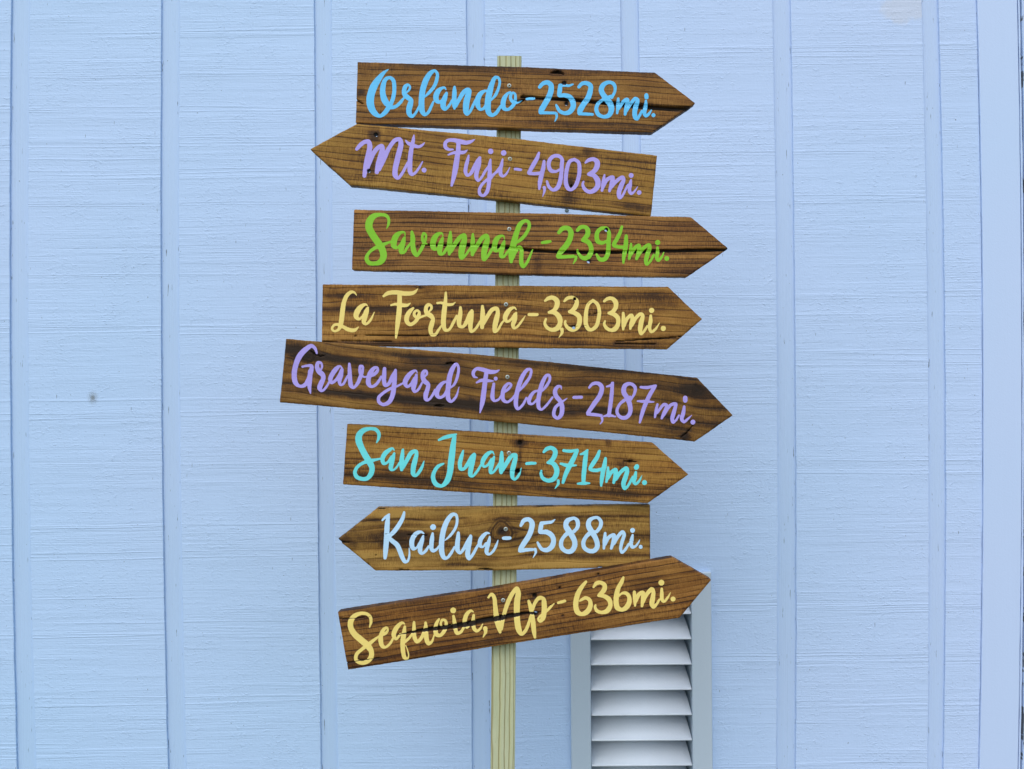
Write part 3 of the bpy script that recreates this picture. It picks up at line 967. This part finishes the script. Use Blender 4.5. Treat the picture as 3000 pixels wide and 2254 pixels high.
arrow_board("arrow board lettered Savannah in lime green with a long dark crack",
    {'pts': [(1037, 614.4), (1560, 625), (2023.8, 636.3), (2134.5, 728.5), (2013, 812), (1600, 806.5), (1030.5, 791)], 'top': (0, 2)},
    R(.3), 0, (1486, 712), (1492, 672), W_C, P_GREEN, 13, [((1020, 600, 3.8138), """
K 770,458,6 880,450,14 1000,448,20 1200,452,22 1450,455,28 1700,470,32 1900,495,34 2080,515,32 2140,518,30
S 900,80,1400,30,.3
S 2120,640,90,300,.35
S 120,75,140,30,-.8
S 300,460,1200,120,.2
l 430,268,8 450,220,28 453,165,32 430,127,38 370,112,38 290,127,60 243,180,80 232,250,80 257,310,80 310,390,76 360,460,76 390,530,76 393,590,72 360,640,62 300,658,44 230,648,48 205,600,43 230,540,34 290,490,38 360,460,48 420,435,34 490,410,24
l 637,350,10 630,312,20 590,312,33 537,350,62 512,410,67 512,460,60 540,483,33 580,455,28 615,385,24 ; 628,372,30 610,440,57 592,500,57 597,533,43 625,533,30 660,480,31 700,430,24
l 712,305,30 722,370,53 722,450,53 735,520,57 765,568,38 810,510,38 840,450,38 868,375,28 867,335,26 845,322,28 830,350,28 832,400,32 850,425,28 885,440,8
l 1060,350,10 1050,322,20 1010,327,38 967,370,62 947,430,62 952,480,57 978,498,33 1012,475,28 1040,420,30 ; 1055,372,28 1035,440,57 1022,510,57 1028,548,43 1060,548,33 1095,500,33 1110,470,24
l 1143,305,25 1138,380,52 1132,460,58 1130,552,32 ; 1145,520,48 1200,430,48 1255,362,48 1298,342,42 1300,390,57 1280,460,72 1265,540,67 1268,593,47 1300,578,29 1350,510,29 1375,475,24
l 1393,330,25 1393,400,48 1388,470,48 1388,558,38 ; 1400,530,40 1450,440,48 1510,362,48 1548,347,42 1555,390,54 1535,460,68 1517,550,63 1520,608,48 1550,588,33 1600,510,33 1625,470,24
l 1747,385,10 1735,352,20 1700,352,33 1657,390,58 1637,450,58 1637,500,52 1663,518,29 1700,490,28 1730,430,28 ; 1745,407,25 1730,460,48 1712,530,53 1712,578,43 1737,583,29 1780,530,29 1810,490,24
l 1855,440,20 1930,390,38 1990,320,38 2023,240,38 2013,192,36 1975,182,38 1922,220,52 1887,300,57 1857,400,67 1837,490,72 1822,570,62 1822,637,38 ; 1835,600,40 1870,520,44 1915,477,42 1935,500,44 1935,580,46 1935,650,48 1955,692,38 1990,660,33 2030,580,28 2062,500,12
"""), ((1560, 620, 3.6867), """
K -30,415,30 0,422,34 300,437,34 600,442,34 900,440,34 1200,432,30 1600,425,34 1900,418,34 2070,415,26 2115,400,14
T 798,198,42
T 608,540,42
S 600,210,500,70,.35
S 1700,650,500,160,.35
h 105,338,30 145,332,37 190,325,31
d 285,228,38 330,182,48 385,182,48 413,220,57 410,280,57 370,360,62 310,430,58 275,482,44 ; 280,492,38 350,490,38 440,485,36
c 470,490,30 465,520,28 440,565,10
d 485,203,36 520,172,43 575,172,43 598,210,53 590,260,53 545,305,38 ; 540,312,33 600,330,52 633,390,48 628,450,52 590,500,52 540,500,43 495,450,28 485,415,20
d 800,320,28 760,338,38 708,325,48 693,270,48 707,215,43 750,182,38 800,187,43 826,230,40 823,310,46 820,390,48 813,460,48 780,513,48 730,518,43 692,465,25
d 965,165,28 945,230,38 910,300,43 880,362,42 930,383,36 1010,385,38 ; 1012,265,35 1010,340,48 1000,420,48 985,500,38 982,555,22
l 1065,350,25 1060,420,38 1045,510,30 ; 1060,470,34 1110,390,38 1150,367,38 1150,420,43 1125,510,33 ; 1140,480,34 1200,395,38 1260,362,38 1265,400,43 1240,470,48 1225,540,43 1235,573,28 1270,540,27 1310,470,26
l 1350,390,28 1352,440,40 1342,500,40 1358,528,33 1390,500,28 1420,440,10 ; 1352,335,55
p 1450,508,52
""")], bands=((36, 3, .3), (26, 2.5, .3), (-20, 3, .2), (-33, 2, .3)), amp=.7)

arrow_board("arrow board lettered La Fortuna in butter yellow, fourth from the top",
    {'pts': [(945, 833.6), (1500, 837.5), (1957.5, 841), (2057.2, 935.4), (1955, 1023.2), (1400, 1018), (942, 1013.5)], 'top': (0, 2)},
    R(-2.6), .0008, (1484, 928), (1482.5, 892.7), W_D, P_YELLOW, 14, [((930, 820, 3.6867), """
K 400,605,5 700,598,8 1000,604,9 1300,600,8
K 60,668,4 300,664,7 560,668,8 800,664,7
O 1110,80,44,1.0
S 1200,90,200,110,.5
S 900,300,2400,90,.5
S 300,170,500,70,.55
S 500,590,900,120,-.3
S 900,700,1800,70,.35
l 422,170,6 405,142,20 370,132,33 322,165,43 287,240,48 272,330,53 262,420,53 247,500,48 225,540,30 182,555,25 157,530,26 182,490,28 230,485,33 280,510,38 340,540,43 400,545,38 445,510,8
l 540,280,10 520,267,24 472,290,48 428,350,62 418,400,50 450,425,30 485,398,25 520,340,25 ; 545,302,25 530,340,52 512,410,53 502,460,44 525,478,30 570,440,28 615,350,8
l 715,177,26 760,147,43 850,137,48 950,150,48 1040,140,38 1085,98,8 ; 887,150,48 887,250,53 882,350,57 870,450,53 857,550,38 848,628,20 ; 795,275,20 840,264,28 900,273,43 970,275,33 1005,252,8
l 1035,307,24 1000,340,44 967,400,53 967,450,48 1000,483,38 1050,460,38 1090,400,43 1098,350,30 1075,332,26 1047,355,30 1050,390,32 1090,410,28 1140,395,24 1185,380,24
l 1207,345,18 1232,310,28 1225,277,28 1195,272,38 1172,310,43 1182,360,48 1225,390,53 1248,425,43 1235,480,53 1222,540,48 1237,593,38 1270,593,33 1310,540,28 1345,490,20
l 1387,140,25 1383,220,38 1374,300,53 1364,400,53 1362,480,53 1382,543,38 1420,540,29 1470,460,33 1505,390,24 ; 1295,252,24 1340,250,28 1400,268,34 1460,265,26 1490,243,8
l 1545,300,30 1543,370,46 1530,440,53 1537,500,40 1570,508,33 1615,450,48 1650,370,48 1668,332,28 ; 1668,342,40 1660,420,52 1652,500,48 1662,558,33 1690,548,28 1735,490,28 1755,450,20
l 1782,287,30 1785,350,48 1782,430,53 1778,513,43 ; 1790,470,48 1840,390,44 1890,322,44 1935,312,43 1948,350,44 1935,420,57 1917,500,53 1917,558,38 1950,540,28 1990,470,24 2015,440,18
l 2147,325,10 2130,302,20 2090,312,38 2047,360,53 2027,420,48 2050,453,28 2090,430,28 2130,370,24 ; 2147,357,22 2132,430,48 2112,490,43 2122,523,28 2155,510,27 2212,440,22 2245,390,6
"""), ((1500, 820, 3.8138), """
N 700,214,36
T 690,535,42
K 640,525,5 690,533,14 735,520,8
K 850,285,10 862,262,20
K 800,515,6 825,517,12
O 1498,495,44,.8
K 870,385,4 980,368,5
K 1150,690,7 1450,668,12 1700,655,12 1880,635,6
K 1150,715,5 1400,715,9 1600,720,6
S 1500,170,900,120,.35
S 1700,300,500,100,.3
S 1800,400,600,140,-.25
h 190,390,34 235,390,37 280,390,34
d 370,235,26 410,207,43 460,202,48 503,240,57 498,300,53 465,345,43 415,365,32 ; 415,365,30 480,370,48 528,420,57 538,480,53 508,540,57 450,560,43 392,535,38 367,490,33 378,440,24
c 557,555,40 560,590,32 525,645,8
d 585,240,25 620,207,38 680,200,38 723,235,43 710,300,53 670,345,43 640,358,30 700,372,48 748,410,53 753,480,53 723,540,48 670,558,48 617,530,38 592,480,28 597,462,24
d 905,232,34 857,270,38 832,340,43 824,430,48 827,500,48 857,553,43 890,558,38 940,520,43 966,440,43 976,350,40 953,272,38 905,232,34
d 1030,240,28 1070,212,38 1120,212,43 1158,250,53 1158,310,48 1120,360,43 1080,373,26 1140,387,48 1183,430,48 1183,500,48 1150,550,53 1100,563,38 1052,535,38 1030,490,28 1040,462,20
l 1243,372,28 1245,430,40 1243,500,40 1243,553,26 ; 1250,520,34 1290,430,38 1335,397,38 1345,440,43 1330,500,43 1322,548,26 ; 1340,510,34 1390,420,38 1440,382,38 1460,400,40 1445,470,53 1432,560,48 1442,608,28 1480,570,29 1510,520,24
l 1550,402,28 1548,460,43 1537,540,38 1557,583,29 1600,555,28 1650,480,6 ; 1560,343,58
p 1690,545,58
""")], bands=((28, 4, .4), (8, 5, .35), (-14, 3, .3), (-38, 3, .3)), amp=1.2)

arrow_board("long dark arrow board lettered Graveyard Fields in lilac",
    {'pts': [(838.3, 993), (1420, 1041), (2041.7, 1107), (2147.7, 1217.2), (2035.6, 1294.2), (1519, 1241.5), (819.8, 1179)], 'top': (0, 2)},
    R(3.2), .0022, (1484, 1150), (1486.6, 1105), W_E, P_LILAC, 15, [((810, 980, 3.8807), """
O 360,250,140,1.4
K 390,190,5 440,228,10 500,250,10 560,238,5
S 190,190,260,260,.5
S 650,280,900,110,.5
S 1500,250,900,90,.4
S 1750,320,700,80,.45
S 900,690,1700,60,.6
S 1700,780,1200,110,.5
S 1300,140,2200,70,-.35
S 500,740,1100,60,-.3
S 1500,440,1300,160,-.15
K 1930,335,10 1990,325,22 2040,330,8
K 1800,812,6 1855,810,24 1900,815,6
l 460,215,20 440,162,33 400,132,43 332,172,57 262,250,62 217,360,57 202,460,57 217,550,53 260,588,34 320,578,44 368,500,46 393,420,50 398,362,40 360,356,29 295,368,24 ; 385,420,50 378,520,53 375,600,43 388,670,14
l 502,410,20 518,370,24 507,327,26 475,322,38 462,370,48 482,420,57 525,460,53 533,500,48 507,560,57 492,610,53 515,643,28 550,620,28 590,560,24 610,520,18
l 745,382,15 720,362,24 682,390,48 637,450,53 612,510,48 627,550,33 670,525,33 710,470,34 742,400,32 ; 748,402,30 735,470,44 717,530,43 727,573,28 755,568,27 790,510,27 810,470,20
l 828,337,28 832,410,43 835,500,48 847,580,48 875,608,28 920,560,38 955,480,43 980,410,30 978,365,28 955,362,32 947,410,33 962,460,33 1000,485,20 1040,475,18
l 1060,480,24 1110,455,38 1150,410,33 1145,377,24 1115,382,38 1072,430,53 1047,500,53 1047,560,53 1072,593,33 1120,580,34 1170,520,31 1190,480,24
l 1228,390,38 1225,450,48 1222,520,48 1237,578,43 1270,568,38 1320,480,48 1355,402,20 ; 1352,412,34 1345,500,48 1335,600,53 1320,690,53 1280,770,48 1215,798,38 1167,770,38 1162,720,38 1210,670,33 1290,620,33 1370,590,24 1440,555,22
l 1602,440,10 1585,412,20 1540,432,43 1487,490,57 1462,550,53 1482,593,33 1520,578,34 1570,500,34 ; 1590,462,30 1575,540,53 1557,620,48 1572,653,28 1610,630,29 1645,570,24 1665,530,16
l 1687,480,20 1710,450,26 1703,417,28 1675,422,38 1662,470,48 1682,530,53 1723,570,48 1718,620,48 1697,690,53 1702,740,43 1730,743,29 1775,690,29 1800,630,20
l 1940,537,24 1900,547,34 1842,610,53 1822,680,53 1850,718,34 1900,700,34 1940,640,38 ; 1975,610,18 2020,570,28 2060,470,33 2068,370,30 2045,337,32 2007,380,48 1972,470,57 1957,570,57 1947,660,53 1957,738,48 1985,763,33 2040,710,28 2075,600,8
"""), ((1360, 1040, 2.765), """
O 1885,285,80,1.1
S 1850,270,360,200,.5
O 1790,670,66,1.0
K 1755,668,6 1800,635,8 1850,575,5
S 1700,600,250,90,.5
S 1800,390,140,120,-.35
S 200,400,1300,70,.55
S 1000,430,1300,50,.45
S 600,70,1300,50,.45
S 1300,130,900,50,.4
S 1200,560,1500,40,-.3
S 1300,330,500,180,-.15
S 2080,420,200,120,.3
l 105,185,10 80,175,22 74,142,28 100,114,26 150,120,33 210,138,36 260,135,23 285,122,6 ; 180,140,33 170,210,36 160,290,40 148,380,38 128,468,11 ; 100,225,14 140,207,26 190,210,26 235,212,10
l 240,235,22 232,290,29 230,350,33 245,373,20 280,360,19 300,330,15 ; 255,193,32
l 310,310,18 360,275,22 380,242,20 360,232,20 326,265,30 311,320,34 316,363,30 345,383,21 385,360,21 415,320,16
l 440,300,12 490,240,26 535,170,23 540,122,22 515,119,26 477,165,34 442,250,36 422,340,36 420,410,33 435,438,23 470,410,21 505,350,19
l 597,290,17 565,302,23 531,350,32 526,388,30 550,398,19 588,365,20 ; 625,300,12 660,260,23 693,200,22 688,167,22 668,167,25 636,220,34 612,300,36 600,380,34 606,430,29 625,443,20 665,410,20 715,345,17
l 787,280,7 782,257,17 760,257,26 736,290,34 742,330,36 780,380,36 793,430,38 783,490,34 755,513,26 727,490,29 737,430,26 780,390,23 835,352,6
h 888,345,24 950,343,25
d 1012,265,19 1040,236,26 1085,232,30 1113,260,36 1103,320,38 1050,400,38 1002,470,31 ; 1000,480,25 1060,485,26 1110,492,23
c 1115,510,22 1118,535,16 1100,562,6
d 1155,257,15 1180,250,19 1205,226,17 ; 1200,232,27 1195,310,31 1185,400,33 1172,490,31 ; 1128,498,12 1170,490,24 1225,500,13
d 1345,370,19 1380,310,23 1383,262,28 1345,234,26 1302,250,36 1292,300,40 1320,350,40 1343,410,38 1343,470,34 1310,508,32 1262,503,29 1237,460,26 1260,400,23 1310,360,26 1345,340,18
d 1430,262,20 1480,265,26 1550,251,22 ; 1540,262,31 1500,330,34 1460,420,34 1437,490,30 1422,548,17 ; 1405,375,15 1460,378,25 1535,382,12
l 1565,402,19 1555,450,25 1545,505,17 ; 1562,470,21 1620,402,25 1640,411,27 1615,480,29 1600,514,19 ; 1615,490,23 1670,410,27 1713,397,25 1703,450,32 1685,520,32 1692,548,21 1715,530,19 1740,490,15
l 1782,420,21 1775,470,32 1762,520,32 1780,543,23 1810,520,19 1842,490,5 ; 1790,350,38 1790,370,36
p 1852,545,40
""")], bands=((22, 7, .35), (-22, 6, .4), (2, 6, .2)), amp=2.2)

arrow_board("arrow board lettered San Juan in turquoise, sixth from the top",
    {'pts': [(1017, 1242.4), (1500, 1272), (1912.6, 1297.8), (2017.5, 1390.6), (1898, 1474.8), (1500, 1451), (1004.2, 1420.2)], 'top': (0, 2)},
    R(-.8), 0, (1480, 1362), (1491, 1328), W_F, P_TEAL, 16, [((990, 1230, 3.8807), """
N 2070,262,52
N 2045,583,54
K 1895,585,7 1960,588,10 2040,585,14 2085,578,8
S 2070,420,40,300,.6
S 2060,270,160,110,.5
S 900,700,2400,160,.35
S 1100,830,2300,60,.4
S 500,640,900,70,.3
S 600,330,1400,120,-.25
S 1500,300,900,120,-.2
l 440,260,15 463,210,33 463,152,43 430,112,43 370,102,38 292,122,57 243,172,71 237,240,76 267,320,71 320,420,71 365,490,71 388,550,62 373,620,57 330,668,48 270,673,43 212,648,48 194,600,43 220,540,38 290,490,38 360,470,48 430,455,29 480,445,24
l 640,347,12 620,327,24 582,347,43 532,390,53 507,450,48 522,498,38 560,488,28 610,420,28 ; 640,382,25 625,440,48 607,510,53 602,560,43 625,573,24 660,550,24 700,490,24
l 738,342,29 730,420,48 722,500,53 725,568,38 ; 740,540,43 790,450,48 840,372,48 888,362,43 893,400,43 875,470,57 857,550,57 857,618,48 880,638,33 920,600,38 955,540,33 980,470,10
l 1147,232,24 1200,207,38 1270,187,43 1345,166,20 ; 1325,195,46 1310,290,62 1297,400,71 1285,500,72 1273,600,67 1238,700,62 1180,753,38 1112,730,53 1082,660,48 1097,590,43 1140,530,38 1200,500,22
l 1425,352,20 1405,420,44 1387,500,48 1397,558,43 1425,563,34 1480,500,48 1530,420,52 1550,392,33 ; 1550,402,44 1530,480,57 1512,560,57 1507,628,48 1530,643,29 1580,590,31 1630,510,24
l 1777,395,10 1755,367,24 1712,382,43 1662,440,53 1642,500,43 1662,533,29 1700,518,28 1745,450,28 ; 1775,422,25 1755,490,48 1737,560,48 1737,603,34 1765,598,27 1810,540,29 1830,500,20
l 1862,372,34 1860,450,53 1855,530,57 1855,598,43 ; 1870,570,48 1920,490,48 1975,412,48 2018,402,43 2018,440,48 2000,510,57 1982,590,53 1987,658,43 2010,678,29 2050,640,31 2085,550,8
"""), ((1500, 1260, 4.0963), """
K 1350,378,8 1420,377,26 1500,388,6
O 1420,378,26,.7
S 1160,150,80,90,.6
S 400,180,1300,80,.25
S 1320,430,160,260,.35
S 1300,640,200,300,.3
S 1600,350,600,140,-.25
S 1700,560,700,160,-.15
S 900,760,1700,90,.4
S 1720,525,150,70,.3
K 270,508,4 330,510,8 380,508,4
h 175,405,34 225,400,39 280,400,31
d 380,265,29 420,227,48 475,217,48 518,255,57 508,320,57 470,370,48 425,393,24 490,402,52 533,460,62 533,530,62 495,590,57 435,608,48 372,580,43 347,520,33 352,490,24
c 555,610,35 555,645,32 515,705,8
d 620,248,36 700,255,38 785,242,32 ; 778,255,46 735,350,57 682,450,57 637,550,48 612,632,34 ; 585,405,28 660,425,43 770,425,20
d 825,292,24 860,280,34 905,245,29 ; 893,262,43 880,350,55 870,450,55 860,550,53 857,640,43 ; 790,645,24 860,640,40 930,640,20
d 1048,255,34 1025,320,48 975,400,53 938,470,40 1010,485,43 1085,467,38 ; 1122,342,34 1110,420,53 1092,500,53 1077,590,48 1070,668,27
l 1152,452,28 1150,530,43 1132,622,29 ; 1150,580,38 1200,500,43 1243,477,43 1243,530,52 1220,632,33 ; 1245,590,43 1310,500,43 1373,462,48 1383,490,48 1360,570,57 1337,650,53 1352,703,38 1385,680,31 1430,600,31 1450,560,24
l 1485,507,29 1475,570,46 1462,620,43 1482,648,33 1520,620,30 1560,545,6 ; 1492,450,58 1499,438,53
p 1590,632,60
""")], bands=((-30, 5, .35), (-12, 2, .3), (-20, 2, .3)), amp=.6)

arrow_board("knotty arrow board lettered Kailua in ice blue, pointing left",
    {'pts': [(1107.7, 1488.5), (1500, 1486), (1905, 1479.1), (1905.5, 1661), (1753, 1664.5), (1460, 1671.6), (1100, 1672.3), (989, 1581.2)], 'top': (0, 2)},
    R(3.2), 0, (1478, 1578), (1481.7, 1550.7), W_G, P_PALE, 17, [((980, 1470, 4.424), """
O 2165,385,270,1.2
S 620,470,900,200,.5
S 1200,540,1500,260,.4
S 500,240,500,50,.6
S 1200,230,1500,40,.45
S 900,150,1300,100,-.25
S 700,690,1100,130,-.4
S 1500,860,1300,80,-.25
S 1700,820,900,50,.35
K 40,492,34 90,525,24 200,536,8 270,538,4
N 537,697,12
N 432,808,16
K 1850,868,5 1950,874,22 2040,884,14
K 800,884,5 860,884,14 960,888,6
K 650,420,4 900,428,5 1200,440,4
K 560,95,5 600,94,12 660,94,6
l 620,242,25 660,202,33 707,167,28 ; 697,195,42 685,280,62 678,400,67 672,520,67 662,640,62 655,730,42 ; 903,138,30 885,210,48 830,310,57 770,390,57 720,440,48 700,470,38 ; 690,460,48 750,510,57 808,560,62 848,640,62 878,720,57 915,778,46 948,770,32 970,700,27 968,600,10
l 1157,412,18 1120,392,33 1062,412,53 1012,480,62 1002,560,62 1022,610,48 1060,600,29 1105,530,29 ; 1150,442,24 1135,500,53 1112,580,62 1112,650,53 1135,673,33 1180,640,38 1220,580,29
l 1272,412,29 1265,470,53 1257,550,57 1257,610,53 1280,638,43 1320,620,33 1360,570,24 ; 1278,330,74
l 1435,500,14 1500,440,33 1568,340,36 1590,240,36 1573,172,38 1530,167,48 1472,230,62 1422,340,67 1397,450,69 1387,560,69 1392,660,67 1422,728,52 1460,728,38 1510,670,38 1555,590,29
l 1605,407,39 1600,480,57 1592,560,62 1597,630,57 1627,668,33 1670,620,43 1725,520,48 1765,442,33 ; 1765,452,43 1750,530,57 1732,620,62 1727,700,62 1745,743,38 1790,690,38 1840,600,36 1870,550,29
l 2005,412,20 1975,407,33 1922,450,53 1887,510,57 1887,570,48 1920,588,29 1965,540,29 ; 2012,457,24 2000,520,48 1977,600,57 1972,660,48 2000,683,33 2050,650,33 2095,570,33 2120,500,12
"""), ((1460, 1460, 4.6083), """
N 45,440,14
S 1200,250,1700,40,.5
S 1900,250,500,40,.3
S 1300,790,1500,60,.5
S 1900,520,400,120,.35
S 1100,870,1700,90,-.35
S 1100,170,1800,80,-.2
S 350,520,300,400,.15
K 1340,935,6 1390,938,22 1430,940,8
K 520,118,4 600,112,9 760,106,4
K 1000,103,4 1100,100,8 1250,98,4
K 1900,95,4 1980,88,10 2040,92,4
K 1740,575,4 1820,585,6
h 70,540,44 110,540,50 155,538,44
d 305,368,40 345,302,57 410,287,57 453,330,71 448,410,71 410,510,71 352,600,71 302,680,62 287,712,40 ; 300,712,46 380,698,48 465,692,37
c 497,690,42 505,730,32 468,805,8
d 765,287,12 720,320,38 650,330,43 585,337,50 ; 582,342,56 570,410,62 562,455,48 650,457,66 718,500,67 745,570,67 723,650,71 660,698,62 592,690,48 552,640,43 530,597,29
d 1020,450,46 1068,390,52 1068,310,57 1030,272,43 985,277,48 927,310,67 912,370,71 942,430,80 990,500,76 1028,580,71 1028,650,71 985,713,67 920,718,57 857,670,57 847,600,57 877,530,48 940,470,57 1020,450,38
d 1330,450,46 1378,380,52 1383,312,52 1340,264,43 1285,267,43 1227,305,62 1217,370,71 1250,440,76 1303,520,71 1333,600,67 1333,660,67 1295,708,62 1230,713,57 1162,670,57 1147,600,57 1177,530,52 1240,470,57 1330,450,38
l 1442,472,34 1435,560,53 1425,678,33 ; 1440,620,48 1490,530,48 1558,497,48 1558,560,57 1525,677,38 ; 1560,610,48 1620,510,48 1678,457,48 1698,490,48 1670,590,48 1652,680,43 1668,733,38 1710,700,38 1760,620,33
l 1813,497,29 1800,560,52 1792,620,52 1807,658,48 1850,650,33 1890,600,24 1912,555,5 ; 1812,435,66
p 1922,658,54
""")], bands=((22, 2.2, .35), (-28, 3, .3), (6, 9, .2)), amp=1.6)

arrow_board("tilted arrow board lettered Sequoia in butter yellow, lowest on the post",
    {'pts': [(989.2, 1792.3), (1440, 1725), (1968.4, 1633.1), (2085, 1699.1), (1990.7, 1810.6), (1500, 1886), (1019.3, 1963)], 'top': (0, 2)},
    R(-3.2), .0024, (1476, 1800), (1474, 1759), W_H, P_YELLOW_CHIPPED, 18, [((980, 1700, 3.8138), """
K 700,612,5 800,595,16 880,580,28 1000,560,40 1150,540,46 1350,515,56 1500,490,60 1700,450,64 1900,415,58 2050,385,44 2150,374,30 2220,366,24
K 60,430,8 130,432,10 260,425,6 400,410,4
K 130,925,5 300,895,9 500,870,6
S 1100,220,2300,70,.3
S 1300,300,1800,50,.3
S 1100,800,2000,90,.35
S 260,830,500,130,.3
S 100,390,160,60,-.4
l 392,525,15 408,470,31 400,412,36 360,377,36 292,372,40 222,402,52 183,460,62 183,530,62 222,600,67 300,670,71 378,740,71 413,800,57 408,860,57 360,913,48 290,923,43 242,890,40 247,830,40 310,770,38 390,710,43 440,670,33 500,625,20
l 520,620,20 570,595,33 595,560,24 585,532,24 555,547,38 522,610,48 517,680,53 537,740,43 570,748,29 620,710,29 655,650,24
l 785,492,12 760,477,27 722,500,43 677,560,53 662,620,48 690,658,29 735,605,29 ; 785,522,29 775,600,53 762,700,53 767,800,48 785,868,43 810,883,24 827,850,17 819,790,14 795,730,12 ; 790,690,29 840,640,29 875,590,20
l 888,472,29 888,550,43 892,630,48 920,688,38 960,660,38 1000,580,38 1018,492,28 ; 1018,477,29 1022,560,48 1027,650,53 1050,708,43 1085,690,29 1115,610,14
l 1167,437,24 1142,480,38 1127,550,48 1142,608,48 1180,618,38 1225,570,43 1248,500,38 1238,452,30 1205,447,30 1187,490,26 1202,528,26 1240,530,19 1310,500,14
l 1330,402,29 1340,470,43 1350,540,46 1370,593,38 1410,580,33 1450,520,27 ; 1326,338,65
l 1552,355,12 1525,342,27 1482,375,43 1457,440,48 1457,500,43 1482,528,29 1520,478,27 ; 1555,392,29 1550,460,43 1560,540,43 1590,568,33 1630,540,24 1655,490,12
c 1685,540,50 1688,580,35 1660,638,10
l 1720,192,24 1755,157,33 1783,190,43 1795,280,48 1805,380,57 1825,490,57 1850,578,33 ; 1860,540,48 1890,400,43 1930,270,48 1980,162,48 2038,92,43 2053,140,57 2040,240,67 2037,350,67 2042,460,66 2062,560,62 2090,603,38 2130,570,38 2170,480,33 2190,400,24
"""), ((1520, 1610, 3.8138), """
K -10,720,20 30,718,24 100,712,26 185,715,32 225,706,8
T 187,717,42
N 175,515,48
N 455,428,20
N 887,276,22
N 490,740,18
S 1450,350,400,120,.25
S 1400,470,500,200,.25
S 1500,720,800,100,-.2
S 1700,200,500,120,-.25
S 1000,690,1500,60,.3
l 110,577,29 130,640,48 147,720,44 160,820,53 170,920,48 180,983,29 ; 150,680,34 185,590,38 230,542,43 273,552,43 283,610,57 283,690,57 268,770,53 235,803,33 217,780,24 235,747,24 290,710,24 350,650,29 395,605,10
h 440,597,28 480,587,33 515,577,30
d 750,362,29 710,410,43 667,480,53 642,560,57 637,640,57 657,700,57 700,723,43 758,700,57 797,640,53 793,570,43 750,542,38 702,562,29 680,577,18
d 835,420,24 870,377,43 920,372,43 958,400,48 953,450,53 910,500,43 887,518,24 950,522,43 1008,560,53 1023,620,48 990,683,53 930,703,38 872,685,38 852,640,29 858,622,20
d 1168,312,24 1150,360,43 1112,430,48 1092,510,57 1087,590,57 1102,650,57 1150,673,43 1198,650,53 1233,590,53 1228,520,43 1190,487,38 1142,497,24 1122,520,18
l 1290,477,34 1295,540,43 1298,628,24 ; 1305,580,38 1345,500,43 1388,482,38 1388,540,48 1375,632,29 ; 1385,590,38 1430,500,43 1488,447,48 1503,475,43 1495,550,53 1487,610,53 1505,643,38 1540,610,29 1570,560,24
l 1597,442,28 1597,500,40 1600,560,40 1620,583,29 1655,550,27 1697,480,6 ; 1593,372,64
p 1723,555,54
""")], bands=((30, 2.5, .3), (18, 2, .3), (-24, 2.5, .3), (-34, 2, .25)), amp=.5)
